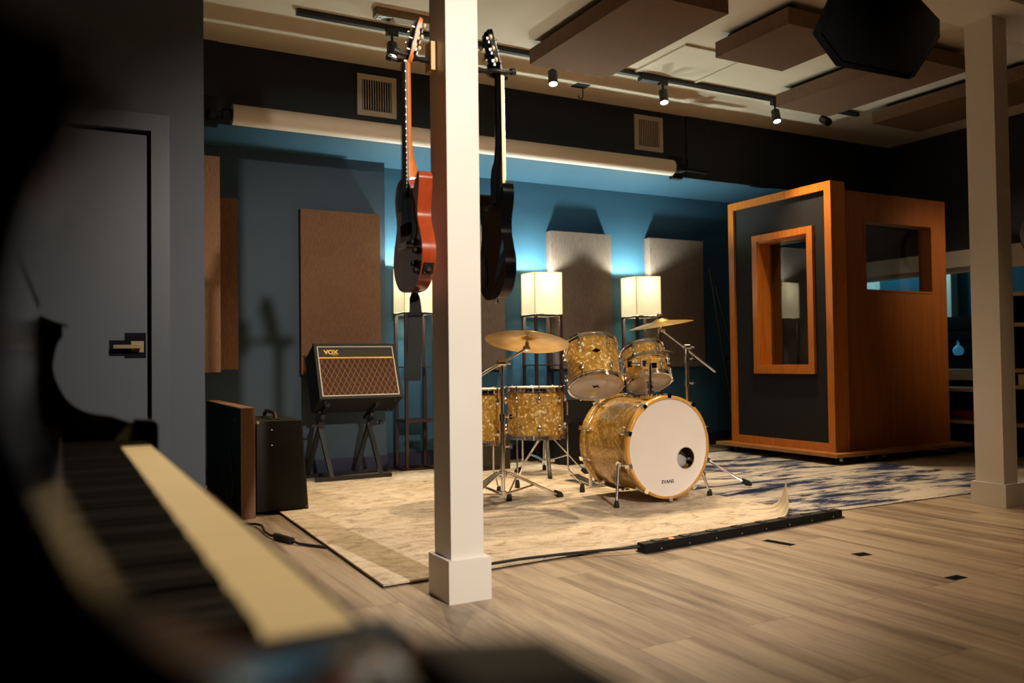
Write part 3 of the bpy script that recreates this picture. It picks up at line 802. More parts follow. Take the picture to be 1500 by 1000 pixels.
# ------------------------------------------------------------------ guitars
def guitar(root, kind):
    red = kind == 'red'
    if red:
        pts = [(0, 0), (.07, .006), (.125, .038), (.160, .092), (.164, .145), (.145, .195), (.124, .235), (.117, .268), (.124, .31), (.134, .355), (.138, .385), (.128, .404), (.108, .402), (.090, .375), (.066, .347), (.042, .342), (.030, .36), (.030, .405, True), (-.030, .405, True), (-.075, .418), (-.118, .395), (-.137, .35), (-.130, .305), (-.118, .262), (-.130, .215), (-.154, .165), (-.164, .118), (-.150, .065), (-.105, .02), (-.05, .003)]
        th = .046; face_m = back_m = M['cherry']
    else:
        pts = [(0, 0), (.07, .004), (.13, .035), (.163, .092), (.160, .15), (.137, .20), (.120, .245), (.122, .30), (.138, .345), (.147, .39), (.137, .425), (.118, .415), (.100, .375), (.070, .345), (.035, .34), (.028, .36, True), (-.028, .36, True), (-.035, .34), (-.070, .345), (-.10, .37), (-.122, .405), (-.143, .41), (-.150, .37), (-.138, .325), (-.122, .285), (-.122, .235), (-.14, .19), (-.162, .14), (-.163, .09), (-.13, .035), (-.07, .004)]
        th = .038; face_m = back_m = M['gloss_black']
    kv = .945 if red else .935
    pts = [(p[0], p[1] * kv) + tuple(p[2:]) for p in pts]
    body = smooth_poly(pts, 5)
    W = Matrix(((1, 0, 0, 0), (0, 0, 1, 0), (0, 1, 0, 0), (0, 0, 0, 1)))   # (u, v, depth) -> (x, z, y)
    bm = bmesh.new(); prism(bm, body, 0, th, .006 if red else .010, W, 3)
    bo = finish('body', bm, face_m, root, smooth=50)
    nutz = .775 if red else .80; jz = .30 if red else .33
    nm = M['neck_wood'] if red else M['gloss_black']
    # neck: half round shaft, heel, angled headstock
    bm = bmesh.new(); rings = []
    zs = [jz, jz + .05, jz + .09, jz + .13, jz + .16, jz + .22, .62, .70, nutz - .02, nutz]
    for z in zs:
        k = (z - jz) / (nutz - jz); w = .028 * (1 - k) + .0215 * k
        dep = .019 * (1 - k) + .017 * k
        if z <= jz + .09: dep = th * .98
        elif z <= jz + .13: dep = .034
        elif z <= jz + .16: dep = .024
        ring = []
        for i in range(13):
            a = PI * i / 12
            ring.append(bm.verts.new((w * math.cos(a), dep * math.sin(a) ** .8 + .0, z)))
        rings.append(ring)
    for A, B in zip(rings, rings[1:]):
        for i in range(12): bm.faces.new((A[i], A[i + 1], B[i + 1], B[i]))
        bm.faces.new((A[12], A[0], B[0], B[12]))
    bm.faces.new(rings[0]); bm.faces.new(rings[-1][::-1])
    finish('neck', bm, nm, root, smooth=60)
    fz0 = .315 if red else .345
    bm = bmesh.new(); prism(bm, [(-.0275, fz0), (.0275, fz0), (.0215, nutz), (-.0215, nutz)], -.007, 0, .0008, W)
    fb = finish('fretboard', bm, M['rosewood'], root)
    if not red:
        bm = bmesh.new()
        for s in (-1, 1):
            add(bm, [(s * .0272, -.0075, fz0), (s * .0292, -.0075, fz0), (s * .0292, .0015, fz0), (s * .0272, .0015, fz0), (s * .0212, -.0075, nutz), (s * .0232, -.0075, nutz), (s * .0232, .0015, nutz), (s * .0212, .0015, nutz)],
                [(0, 1, 2, 3), (4, 5, 6, 7), (0, 1, 5, 4), (1, 2, 6, 5), (2, 3, 7, 6), (3, 0, 4, 7)])
        finish('binding', bm, M['binding'], fb, smooth=0)
    bm = bmesh.new(); scale = .62
    bz = nutz - scale
    for i in range(1, 22):
        z = nutz - scale * (1 - 2 ** (-i / 12))
        if z < fz0 + .004: break
        w = .0215 + (.0275 - .0215) * (nutz - z) / (nutz - fz0)
        box(bm, (-w, -.0078, z - .0007), (w, -.006, z + .0007))
    finish('frets', bm, M['nickel'], fb, smooth=0)
    bm = bmesh.new(); box(bm, (-.0215, -.010, nutz - .002), (.0215, 0, nutz + .003)); finish('nut', bm, M['cream_plastic'], root)
    # headstock tilts back
    H = T3(0, .0, nutz) @ RX(-14)
    hp = [(-.0215, 0, True), (.0215, 0, True), (.030, .018), (.036, .05), (.0385, .10), (.041, .145), (.033, .157), (.016, .153), (0, .160), (-.016, .153), (-.033, .157), (-.041, .145), (-.0385, .10), (-.036, .05), (-.030, .018)]
    hp = smooth_poly(hp, 4)
    bm = bmesh.new(); prism(bm, hp, .002, .016, .0015, H @ W); hs = finish('headstock', bm, nm, root, smooth=50)
    bm = bmesh.new(); prism(bm, hp, -.0006, .002, .0006, H @ W); finish('head_veneer', bm, M['gloss_black'], hs, smooth=50)
    for s in (-1, 1):
        for i in range(3):
            z = .040 + i * .040
            bm = bmesh.new()
            cyl(bm, (s * .024, -.012, z), (s * .024, .018, z), .0045, seg=12, mtx=H); box(bm, (s * .024 - .008, .016, z - .011), (s * .024 + .008, .026, z + .011), .003, H)
            cyl(bm, (s * .028, .021, z), (s * .050, .021, z), .0025, seg=8, mtx=H)
            tn = finish('tuner', bm, M['chrome'], root)
            bm = bmesh.new(); lathe(bm, [(0, 0), (.0045, .001), (.0085, .007), (.0095, .013), (.006, .019), (0, .0205)], 14, H @ T3(s * .048, .021, z) @ RY(90 * s) @ Matrix.Diagonal((1, .65, 1, 1)))
            finish('tuner_button', bm, M['cream_plastic'], tn, smooth=60)
    # strings
    bm = bmesh.new()
    for i in range(6):
        u = -.5 + i / 5
        cyl(bm, (u * .050, -.013, bz), (u * .036, -.0105, nutz), .0006, seg=5); 
        tg = H @ V(((-.024 if i < 3 else .024), -.008, .040 + (i if i < 3 else 5 - i) * .040)); cyl(bm, (u * .036, -.0105, nutz), tg, .0005, seg=5)
    finish('strings', bm, M['nickel'], root, smooth=0)
    # bridge, pickup, knobs on the face (-y)
    bm = bmesh.new(); box(bm, (-.045, -.016, bz - .012), (.045, -.002, bz + .010), .004, T3(0, 0, 0)); 
    for s in (-1, 1): cyl(bm, (s * .042, -.018, bz), (s * .042, 0, bz), .008, seg=14)
    finish('bridge', bm, M['nickel'], root)
    for pz in ((bz + .055,) if red else (bz + .04, bz + .14)):
        finish('pickup', bx((-.043, -.010, pz - .018), (.043, .0, pz + .018), .004), M['black'], root)
    if red:
        pg = [(.028, .402), (.045, .37), (.060, .335), (.082, .30), (.085, .265), (.105, .225), (.112, .195), (.07, .165), (.047, .185), (.047, .245), (-.047, .245), (-.047, .30), (-.10, .30), (-.11, .35), (-.085, .395), (-.03, .402)]
        pg = [(u, v * .945) for u, v in pg]
        bm = bmesh.new(); prism(bm, pg, -.0028, 0, .0007, W); po = finish('pickguard', bm, M['gloss_black'], root, smooth=0)
        bm = bmesh.new(); tube(bm, [(u + .0012, -.0026, v * .945) for u, v in ((.029, .400), (.045, .370), (.060, .335), (.082, .30), (.085, .265), (.105, .225), (.112, .195), (.070, .164))], .0009, 6); finish('white_edge', bm, M['white_line'], po)
    for (u, v) in ((.095, .155), (.120, .125), (.100, .085), (.125, .060)) if red else ((.09, .14), (.12, .11), (.10, .07), (.125, .05)):
        bm = bmesh.new(); lathe(bm, [(.0125, 0), (.0125, .004), (.0095, .007), (.009, .017), (0, .018)], 18, T3(u, 0, v) @ RX(90)); finish('knob', bm, M['black'], root)
    if red:
        # output jack plate on the lower treble side of the rim
        q = T3(.150, th / 2, .066) @ RZ(0) @ RY(26)
        bm = bmesh.new(); box(bm, (-.001, -.017, -.019), (.006, .017, .019), .003, q); jp = finish('jack_plate', bm, M['black'], root)
        bm = bmesh.new(); cyl(bm, (.005, 0, 0), (.011, 0, 0), .007, seg=16, mtx=q); 
        for a in (-1, 1):
            for b in (-1, 1): cyl(bm, (.005, a * .012, b * .014), (.008, a * .012, b * .014), .002, seg=8, mtx=q)
        finish('jack_socket', bm, M['chrome'], jp)
    bm = bmesh.new(); lathe(bm, [(.0035, 0), (.0035, .008), (.007, .010), (.0065, .014), (0, .015)], 14, T3(0, th / 2, .002) @ RX(180)); finish('strap_button', bm, M['chrome'], root)
    bm = bmesh.new(); lathe(bm, [(.0035, 0), (.0035, .008), (.007, .010), (.0065, .014), (0, .015)], 14, T3(-.119, th / 2, .372 if red else .384) @ RY(-50)); finish('strap_button', bm, M['chrome'], root)
    # a mark the rim of the back catches: control cover on the back
    bm = bmesh.new(); prism(bm, smooth_poly([(.06, .05), (.12, .06), (.13, .11), (.10, .16), (.06, .14), (.05, .09)], 3), th, th + .002, .0006, W); finish('back_cover', bm, M['black'], root)

gr = thing('electric_guitar', 'cherry red single-cutaway electric guitar hanging on the left of the white column', 'guitar', (1.030, 2.665, 1.036), R(-94))
guitar(gr, 'red')
gk = thing('electric_guitar', 'glossy black double-cutaway electric guitar hanging on the right of the column, back showing', 'guitar', (1.383, 2.655, 1.018), R(80))
guitar(gk, 'black')
# column hangers
def hanger(x, y, z, sgn, label, reach, plate_m):
    t = thing('guitar_hanger', label, 'hanger', (x, y, z), 0 if sgn < 0 else PI, 'guitar hangers on the column')
    # local: plate against +x side, arm towards -x
    finish('wall_plate', bx((-.022, -.026, -.049), (0, .026, .049), .003), plate_m, t)
    bm = bmesh.new(); cyl(bm, (-.022, 0, -.012), (-.05, 0, -.012), .0095); cyl(bm, (-.048, 0, -.012), (-reach + .034, 0, -.012), .008); finish('arm', bm, M['black'], t)
    bm = bmesh.new()
    for s in (-1, 1):
        tube(bm, [(-reach + .04, 0, -.012), (-reach + .028, s * .016, -.012), (-reach + .012, s * .029, -.014), (-reach - .015, s * .032, -.016), (-reach - .045, s * .032, -.012)], .0075, 10)
        cyl(bm, (-reach - .040, s * .032, -.012), (-reach - .056, s * .032, -.009), .012, seg=14)
    finish('yoke', bm, M['leather'], t)
hanger(1.144, 2.684, 1.852, -1, 'guitar hanger with a pale wood block on the left face of the column', .105, M['pale_wood'])
hanger(1.264, 2.655, 1.838, 1, 'guitar hanger on the right face of the column holding the black guitar', .108, M['pale_wood'])
# strap hanging from the red guitar
t = thing('guitar_strap', 'black guitar strap dangling below the red guitar', 'strap', (1.04, 2.66, 0))
def ribbon(bm, pts, th, mtx=None):
    # pts: (x, y, z, halfwidth, angle)
    A = []
    for (x, y, z, w, a) in pts:
        d = V((math.cos(a), math.sin(a), 0)); n = V((-d.y, d.x, 0)) * th / 2; c = V((x, y, z))
        A.append([bm.verts.new(c + d * w + n), bm.verts.new(c - d * w + n), bm.verts.new(c - d * w - n), bm.verts.new(c + d * w - n)])
    for P, Q in zip(A, A[1:]):
        for i in range(4): bm.faces.new((P[i], P[(i + 1) % 4], Q[(i + 1) % 4], Q[i]))
    bm.faces.new(A[0]); bm.faces.new(A[-1][::-1])
aa = R(-28)
bm = bmesh.new(); ribbon(bm, [(.014, 0, 1.034, .011, aa), (.014, 0, 1.015, .018, aa), (.016, 0, .985, .020, aa), (.016, 0, .965, .021, aa)], .003); finish('leather_end', bm, M['leather'], t)
bm = bmesh.new(); box(bm, (-.027, -.006, .955), (.027, .004, .966), .002, T3(.016, 0, 0) @ RZ(-28)); finish('buckle', bm, M['blackmetal'], t)
bm = bmesh.new(); ribbon(bm, [(.016, .001, .966, .023, aa), (.014, 0, .90, .025, aa), (.012, 0, .84, .025, R(-34)), (.006, 0, .79, .027, R(-30)), (.004, .002, .748, .028, R(-24)), (.004, .006, .738, .027, R(-24))], .004)
ribbon(bm, [(.018, .012, .966, .022, aa), (.016, .014, .90, .023, aa), (.013, .015, .82, .024, aa), (.006, .012, .748, .026, R(-24))], .004); finish('webbing', bm, M['webbing'], t)

# ------------------------------------------------------------------ combo amplifier on its stand
AM = T3(1.775, 5.44, .565) @ RX(-24)
t = thing('guitar_amplifier', 'guitar amplifier with a diamond grille tilted back on a stand', 'amplifier', (1.775, 5.44, .565), rot=(R(-24), 0, R(-1.0)))
W2, AH, AD = .285, .40, .25
bm = bmesh.new(); box(bm, (-W2, .012, 0), (W2, AD, AH), .012, seg=3); frame_boxes(bm, (-W2, 0), (W2, AH), .018, 'y', -.006, .016, .005); finish('cabinet', bm, M['tolex'], t)
go = finish('grille_cloth', bx((-W2 + .028, .002, .028), (W2 - .028, .014, .293), .002), M['diamond'], t)
finish('control_cloth', bx((-W2 + .028, .003, .302), (W2 - .028, .014, AH - .026), .002), M['amp_panel'], t)
finish('gold_strip', bx((-W2 + .026, -.001, .293), (W2 - .026, .014, .302), .001), M['gold_print'], t)
bm = bmesh.new(); frame_boxes(bm, (-W2 + .020, .020), (W2 - .020, AH - .018), .007, 'y', -.003, .014, .002); finish('piping', bm, M['white_line'], t)
text_mesh('logo_lettering', 'VOX', .042, M['gold_print'], t, T3(-.172, .0015, .338) @ RX(90), .002, .98, .0022, 1.05)
bm = bmesh.new(); box(bm, (-.162, -.0005, .3165), (-.130, .003, .3190)); finish('logo_underline', bm, M['gold_print'], t)
for sx in (-1, 1):
    for y in (.04, .21):
        bm = bmesh.new(); cyl(bm, (sx * .24, y, 0), (sx * .24, y, -.018), .014, .011, 16); finish('foot', bm, M['rubber'], t)
    for z in (0, AH):
        for y in (.01, AD):
            bm = bmesh.new(); lathe(bm, [(0, -.009), (.008, -.006), (.0105, 0), (.008, .006), (0, .009)], 12, T3(sx * (W2 - .004), y - .002 if y > .1 else y, z)); finish('corner_cap', bm, M['blackmetal'], t)
bm = bmesh.new(); tube(bm, [(-.10, .13, AH), (-.09, .13, AH + .025), (-.05, .13, AH + .032), (.05, .13, AH + .032), (.09, .13, AH + .025), (.10, .13, AH)], .009); finish('handle', bm, M['leather'], t)

t = thing('amplifier_stand', 'black folding A-frame stand carrying the diamond-grille amplifier', 'stand', (1.76, 5.62, 0))
def stick(bm, p0, p1, w, d, bev=.002):
    p0, p1 = V(p0), V(p1); Fm = frame_mtx(p0, p1 - p0, V((1, 0, 0))); box(bm, (-w / 2, -d / 2, 0), (w / 2, d / 2, (p1 - p0).length), bev, Fm)
for s, xx in ((-1, -.20), (1, .145)):
    bm = bmesh.new(); stick(bm, (xx + .045, -.045, .03), (xx - .02, .03, .39), .028, .028); finish('front_leg', bm, M['blackmetal'], t)
    bm = bmesh.new(); stick(bm, (xx - .055, .215, .03), (xx + .005, .02, .46), .028, .028); rl = finish('rear_leg', bm, M['blackmetal'], t)
    bm = bmesh.new(); stick(bm, (xx, -.10, .525), (xx, .17, .410), .03, .022); box(bm, (xx - .016, -.115, .512), (xx + .016, -.10, .575), .003); finish('support_arm', bm, M['blackmetal'], t)
    bm = bmesh.new(); kx = xx + (.005 if s > 0 else -.01); cyl(bm, (kx, .02, .385), (kx + s * .05, .02, .385), .006); cyl(bm, (kx + s * .05, .02, .385), (kx + s * .065, .02, .385), .016, seg=14); box(bm, (kx - .02, .0, .365), (kx + .02, .045, .405), .004); finish('knob', bm, M['blackmetal'], t)
bm = bmesh.new(); box(bm, (-.27, -.065, .0145), (.26, -.030, .040), .006); finish('front_foot_bar', bm, M['blackmetal'], t)
bm = bmesh.new(); box(bm, (-.27, .20, .0145), (.25, .235, .038), .006); finish('rear_foot_bar', bm, M['blackmetal'], t)

# ------------------------------------------------------------------ cabinets at the left
t = thing('acoustic_gobo', 'low brown cloth edged baffle standing beside the black wedge amplifier', 'baffle', (.862, 4.52, 0))
finish('core', bx((-.035, .012, .002), (.026, 1.18, .566), .003), M['black'], t)
bm = bmesh.new(); box(bm, (-.038, 0, 0), (.034, .014, .572), .004); box(bm, (-.038, .012, .566), (.034, 1.18, .574), .003); box(bm, (.026, .012, 0), (.034, 1.18, .566)); finish('brown_cloth', bm, M['brown_cloth'], t)
bm = bmesh.new(); tube(bm, [(-.042, .06, .50), (-.05, .07, .515), (-.05, .12, .512), (-.042, .13, .50)], .004); finish('pull_handle', bm, M['blackmetal'], t)
bm = bmesh.new()
for k in range(4):
    pts = []
    for i in range(40):
        a = 2 * PI * i / 40; rr = .10 + .016 * math.sin(3 * a + k) + .012 * k
        pts.append((-.048 - .006 * k, .22 + rr * .95 * math.cos(a), .15 + .02 * k + rr * 1.15 * math.sin(a)))
    tube(bm, pts, .0045, 8, True)
tag(finish('cable_coil', bm, M['rubber'], None, (.862, 4.52, 0)), 'coiled black cable hung on the dark side of the low baffle', 'cable')
t = thing('wedge_amplifier', 'black amplifier with a slanted front turned sideways, handle on top', 'amplifier', (.912, 4.585, 0))
bm = bmesh.new(); prism(bm, [(0, -.017), (.275, -.017), (.243, -.497), (.004, -.500)], 0, .46, .008, RX(-90) , 2); finish('cabinet', bm, M['tolex'], t)
for sx, z0 in ((.05, .0005), (.23, .0150)):
    for sy in (.08, .38):
        bm = bmesh.new(); cyl(bm, (sx, sy, z0), (sx, sy, .0175), .016); finish('foot', bm, M['rubber'], t)
bm = bmesh.new(); prism(bm, [(.2765, -.03), (.281, -.03), (.2505, -.485), (.246, -.485)], .02, .44, .001, RX(-90)); finish('grille_cloth', bm, M['charcoal_cloth'], t)
for z in (.452, .37):
    bm = bmesh.new(); lathe(bm, [(.0055, 0), (.005, .003), (0, .0045)], 12, T3(.083, 0, z) @ RX(90)); finish('screw', bm, M['chrome'], t)
bm = bmesh.new(); tube(bm, [(.12, .08, .497), (.12, .09, .522), (.12, .14, .537), (.12, .30, .537), (.12, .35, .522), (.12, .36, .497)], .011, 12); hd = finish('handle', bm, M['leather'], t)
bm = bmesh.new(); box(bm, (.10, .055, .497), (.14, .095, .506), .003); box(bm, (.10, .345, .497), (.14, .385, .506), .003); finish('handle_cap', bm, M['brass'], hd)
bm = bmesh.new(); lathe(bm, [(0, -.012), (.009, -.008), (.012, 0), (.009, .008), (0, .012)], 14, T3(.010, .008, .492)); finish('corner_cap', bm, M['brass'], t)
bm = bmesh.new(); lathe(bm, [(0, -.012), (.009, -.008), (.012, 0), (.009, .008), (0, .012)], 14, T3(.268, .008, .022)); finish('corner_cap', bm, M['blackmetal'], t)

# ------------------------------------------------------------------ drum kit
RUGZ = .0148
def ring_prof(r0, r1, z0, z1, e=.002):
    return [(r0, z0), (r1 - e, z0), (r1, z0 + e), (r1, z1 - e), (r1 - e, z1), (r0, z1)]
def lug_mesh(bm, mtx, ln):
    """lug on a shell: local x outwards, z along the drum"""
    box(bm, (0, -.009, -ln / 2), (.012, .009, ln / 2), .004, mtx)
    lathe(bm, [(0, -ln * .62), (.009, -ln * .52), (.0125, -ln * .2), (.0125, ln * .2), (.009, ln * .52), (0, ln * .62)], 14, mtx @ T3(.012, 0, 0))
def tom(root, MT, r, L, nl, badge=None, tape=False, mark=True, lug_len=.032):
    seg = 56
    bm = bmesh.new(); lathe(bm, [(r, .012), (r, L - .012), (r - .006, L - .012), (r - .006, .012)], seg, MT, True); finish('shell', bm, M['pearl'], root, smooth=50)
    for nm, z0, z1 in (('bottom_hoop', -.006, .022), ('top_hoop', L - .022, L + .008)):
        up = nm == 'top_hoop'
        bm = bmesh.new()
        a, b = (z0, z1) if up else (z0, z1)
        lathe(bm, [(r + .003, a), (r + .013, a), (r + .013, a + .004), (r + .006, a + .006), (r + .006, b - .006), (r + .013, b - .004), (r + .013, b), (r + .003, b)], seg, MT, True)
        finish(nm, bm, M['chrome'], root, smooth=50)
    bm = bmesh.new(); lathe(bm, [(0, L - .004), (r - .012, L - .004), (r + .004, L - .010)], seg, MT); finish('top_head', bm, M['head'], root)
    bm = bmesh.new(); lathe(bm, [(0, .002), (r - .010, .002), (r + .004, .008)], seg, MT); bh = finish('bottom_head', bm, M['clear_head'], root)
    for i in range(nl):
        a = 2 * PI * (i + .5) / nl
        for zz, zr in ((.062, .0), (L - .062, L)):
            if L < .16: zz = .05 if zr == 0 else L - .05
            bm = bmesh.new(); q = MT @ Matrix.Rotation(a, 4, 'Z') @ T3(r - .001, 0, zz)
            lug_mesh(bm, q, lug_len)
            q2 = MT @ Matrix.Rotation(a, 4, 'Z')
            lo, hi = (-.012, zz) if zr == 0 else (zz, L + .014)
            cyl(bm, (r + .011, 0, lo), (r + .011, 0, hi), .0028, seg=8, mtx=q2)
            zc = -.012 if zr == 0 else L + .006
            cyl(bm, (r + .011, 0, zc), (r + .011, 0, zc + .008), .0055, seg=10, mtx=q2)
            finish('lug', bm, M['chrome'], root)
    if mark:
        bm = bmesh.new(); box(bm, (-.024, -.0042, .0005), (.024, .0042, .0017), 0, MT); box(bm, (-.0042, -.018, .0003), (.0042, .018, .0017), 0, MT @ RZ(10)); finish('cross_mark', bm, M['black_tape'], bh)
    if tape:
        for (x, y) in ((.028, .075), (-.04, -.100)):
            bm = bmesh.new(); box(bm, (-.018, -.008, .0003), (.018, .008, .0018), 0, MT @ T3(x, y, 0)); finish('yellow_tape', bm, M['yellow_tape'], bh)
    if badge is not None:
        bm = bmesh.new(); q = MT @ Matrix.Rotation(badge, 4, 'Z') @ T3(r, 0, L * .57)
        add(bm, [(.0018, -.026, 0), (.0028, 0, .015), (.0018, .026, 0), (.0028, 0, -.013), (-.004, -.026, 0), (-.004, .026, 0)], [(0, 3, 2, 1)], q); finish('badge', bm, M['gloss_black'], root)

def axis_mtx(base, top, up=V((0, 0, 1))):
    d = (V(top) - V(base)).normalized()
    y = (up - d * d.dot(up)).normalized() if abs(d.dot(up)) < .999 else V((0, 1, 0))
    y = (V((0, 1, 0)) - d * d.y).normalized()      # local y points to the back of the room
    x = y.cross(d)
    return Matrix(((x.x, y.x, d.x, base[0]), (x.y, y.y, d.y, base[1]), (x.z, y.z, d.z, base[2]), (0, 0, 0, 1)))
def local(root_loc): return T3(-root_loc[0], -root_loc[1], -root_loc[2])

# bass drum: axis along +Y
BL = (2.943, 3.92, 0)
kd = thing('bass_drum', 'gold pearl bass drum with amber hoops, white front head reading EVANS', 'drum', BL)
BR_, BC = .262, .318
BM = T3(0, -.22, BC) @ RX(-90)      # local z -> +Y ; local x -> X ; local y -> -Z... 
BDEP = .45
bm = bmesh.new(); lathe(bm, [(BR_, .012), (BR_, BDEP - .012), (BR_ - .007, BDEP - .012), (BR_ - .007, .012)], 96, BM, True); finish('shell', bm, M['pearl_bass'], kd, smooth=50)
for nm, z0, z1 in (('front_hoop', -.012, .030), ('rear_hoop', BDEP - .030, BDEP + .012)):
    bm = bmesh.new(); lathe(bm, ring_prof(BR_ + .006, BR_ + .020, z0, z1, .003), 96, BM, True); ho = finish(nm, bm, M['hoop_wood'] if nm == 'front_hoop' else M['pearl_bass'], kd, smooth=50)
    zz = z1 - .004 if nm == 'front_hoop' else z0 + .004
    bm = bmesh.new(); lathe(bm, ring_prof(BR_ + .001, BR_ + .012, zz - .003, zz + .008, .001), 96, BM, True); finish('hoop_inlay', bm, M['chrome'] if nm == 'rear_hoop' else M['pearl'], ho, smooth=50)
# front head with a port hole: outer ring of the head around an offset hole
bm = bmesh.new(); hx, hz, hr = .124, -.068, .060
seg = 96
outer = [V((BR_ * math.cos(2 * PI * i / seg), BR_ * math.sin(2 * PI * i / seg))) for i in range(seg)]
inner = [V((hx + hr * math.cos(2 * PI * i / seg), hz + hr * math.sin(2 * PI * i / seg))) for i in range(seg)]
HQ = T3(0, -.22, BC)
vo_ = [bm.verts.new(HQ @ V((p.x, .004, p.y))) for p in outer]; vi_ = [bm.verts.new(HQ @ V((p.x, .004, p.y))) for p in inner]
for i in range(seg):
    bm.faces.new((vo_[i], vo_[(i + 1) % seg], vi_[(i + 1) % seg], vi_[i]))
vr_ = [bm.verts.new(HQ @ V((p.x * 1.024, -.001, p.y * 1.024))) for p in outer]
for i in range(seg): bm.faces.new((vo_[i], vr_[i], vr_[(i + 1) % seg], vo_[(i + 1) % seg]))
fh = finish('front_head', bm, M['head'], kd, smooth=60)
bm = bmesh.new(); tube(bm, [HQ @ V((hx + hr * math.cos(2 * PI * i / 48), .003, hz + hr * math.sin(2 * PI * i / 48))) for i in range(48)], .0022, 8, True); finish('port_ring', bm, M['white_line'], fh)
text_mesh('head_lettering', 'EVANS', .0265, M['black_tape'], fh, T3(-.004, -.2165, BC - .190) @ RX(90), .0006, 1.06, .0005, 1.0)
bm = bmesh.new(); lathe(bm, [(0, BDEP - .004), (BR_ - .01, BDEP - .004), (BR_ + .006, BDEP + .002)], 72, BM); finish('rear_head', bm, M['black'], kd)
for i in range(10):
    a = 2 * PI * (i + .5) / 10
    q = BM @ Matrix.Rotation(a, 4, 'Z')
    for end in (0, 1):
        z0 = .060 if end == 0 else BDEP - .060
        bm = bmesh.new(); lug_mesh(bm, q @ T3(BR_ - .001, 0, z0), .028)
        zc = -.016 if end == 0 else BDEP + .016
        cyl(bm, (BR_ + .012, 0, z0), (BR_ + .024, 0, zc), .003, seg=8, mtx=q)
        s = 1 if end == 0 else -1
        box(bm, (BR_ + .008, -.012, zc - .003), (BR_ + .030, .012, zc + .003), .002, q); box(bm, (BR_ + .020, -.011, min(zc, zc + s * .036)), (BR_ + .031, .011, max(zc, zc + s * .036)), .003, q)
        finish('tension_claw', bm, M['chrome'], kd)
for s in (-1, 1):
    p0 = V((s * .245, -.13, BC - .10)); foot = V((s * .335, -.20, .030)) if s < 0 else V((.345, -.155, .030))
    bm = bmesh.new(); box(bm, (-.024, -.024, -.03), (.024, .024, .03), .006, T3(p0.x, p0.y, p0.z) @ RY(s * -20)); cyl(bm, p0 + V((s * .004, 0, .02)), p0 + V((s * .03, -.008, .012)), .020, seg=18); finish('spur_bracket', bm, M['chrome'], kd)
    bm = bmesh.new(); st = p0 + V((s * .030, -.006, .012)); mid = st.lerp(foot, .45); cyl(bm, st, mid, .0115, seg=14); cyl(bm, mid, foot, .0075, seg=12); cyl(bm, mid - (foot - st) * .04, mid + (foot - st) * .05, .0145, seg=14)
    sp = finish('spur', bm, M['chrome'], kd)
    bm = bmesh.new(); lathe(bm, [(0, 0), (.014, 0), (.016, .006), (.0145, .018), (.009, .036), (0, .037)], 16, T3(foot.x, foot.y, RUGZ)); finish('rubber_foot', bm, M['rubber'], sp)
# damping pillow seen through the port
bm = bmesh.new(); bmesh.ops.create_icosphere(bm, subdivisions=4, radius=1)
for v in bm.verts:
    p = v.co; k = 1 + .10 * math.sin(9 * p.x + 4 * p.z) * math.cos(7 * p.y); v.co = V((p.x * .19 * k, p.y * .06 * k, p.z * .085 * k))
tag(finish('pillow', bm, M['pillow'], None, (BL[0] + .03, BL[1] - .10, BC - .115), smooth=80), 'crumpled pale pillow inside the bass drum, seen through its port hole', 'pillow').rotation_euler = (R(-15), R(-14), 0)

# rack toms
def vm(root_loc, base, top): return local(root_loc) @ axis_mtx(base, top)
B1, T1 = V((2.625, 3.925, .652)), V((2.672, 4.045, .876)); l1 = (T1 - B1).length
tm = thing('rack_tom', 'larger gold pearl rack tom with yellow tape on its lower head', 'drum', tuple(B1), group='rack toms above the bass drum')
tom(tm, vm(B1, B1, T1), .145, l1, 6, badge=R(-117), tape=True)
B2, T2 = V((3.040, 3.98, .663)), V((3.062, 4.085, .852)); l2 = (T2 - B2).length
tm2 = thing('rack_tom', 'smaller gold pearl rack tom held in a chrome mounting band', 'drum', tuple(B2), group='rack toms above the bass drum')
M2 = vm(B2, B2, T2)
tom(tm2, M2, .122, l2, 6)
bm = bmesh.new(); lathe(bm, ring_prof(.130, .139, l2 * .52, l2 * .52 + .026, .002), 56, M2, True)
for i in range(14):
    a = 2 * PI * i / 14; box(bm, (.138, -.006, l2 * .52 - .004), (.147, .006, l2 * .52 + .030), .003, M2 @ Matrix.Rotation(a, 4, 'Z'))
finish('mounting_band', bm, M['chrome'], tm2)
bm = bmesh.new()
for i in range(6):
    a = 2 * PI * (i + .5) / 6; box(bm, (.1195, -.007, l2 * .52), (.132, .007, l2 * .52 + .026), .002, M2 @ Matrix.Rotation(a, 4, 'Z'))
finish('band_spacer', bm, M['rubber'], tm2)

# tom mount standing on the bass drum shell
t = thing('tom_mount', 'chrome double tom holder standing on top of the bass drum', 'tom mount', (2.925, 3.83, .575))
bm = bmesh.new(); box(bm, (-.045, -.035, .003), (.045, .035, .020), .006); cyl(bm, (0, 0, .018), (0, 0, .05), .022, seg=18)
for s in (-1, 1): cyl(bm, (s * .032, -.02, .018), (s * .032, -.02, .032), .006, seg=10); cyl(bm, (s * .032, .02, .018), (s * .032, .02, .032), .006, seg=10)
finish('base_plate', bm, M['chrome'], t)
bm = bmesh.new(); cyl(bm, (0, 0, .02), (0, 0, .20), .0095, seg=16); cyl(bm, (0, 0, .06), (0, 0, .085), .017, seg=16); cyl(bm, (0, 0, .085), (.03, -.03, .085), .006, seg=10); finish('post', bm, M['chrome'], t)
bm = bmesh.new(); tube(bm, [(0, 0, .195), (-.02, .03, .20), (-.075, .085, .20)], .0085, 12); box(bm, (-.10, .072, .182), (-.068, .105, .216), .006); cyl(bm, (-.02, .03, .185), (-.02, .03, .22), .018, seg=16); finish('left_arm', bm, M['chrome'], t)
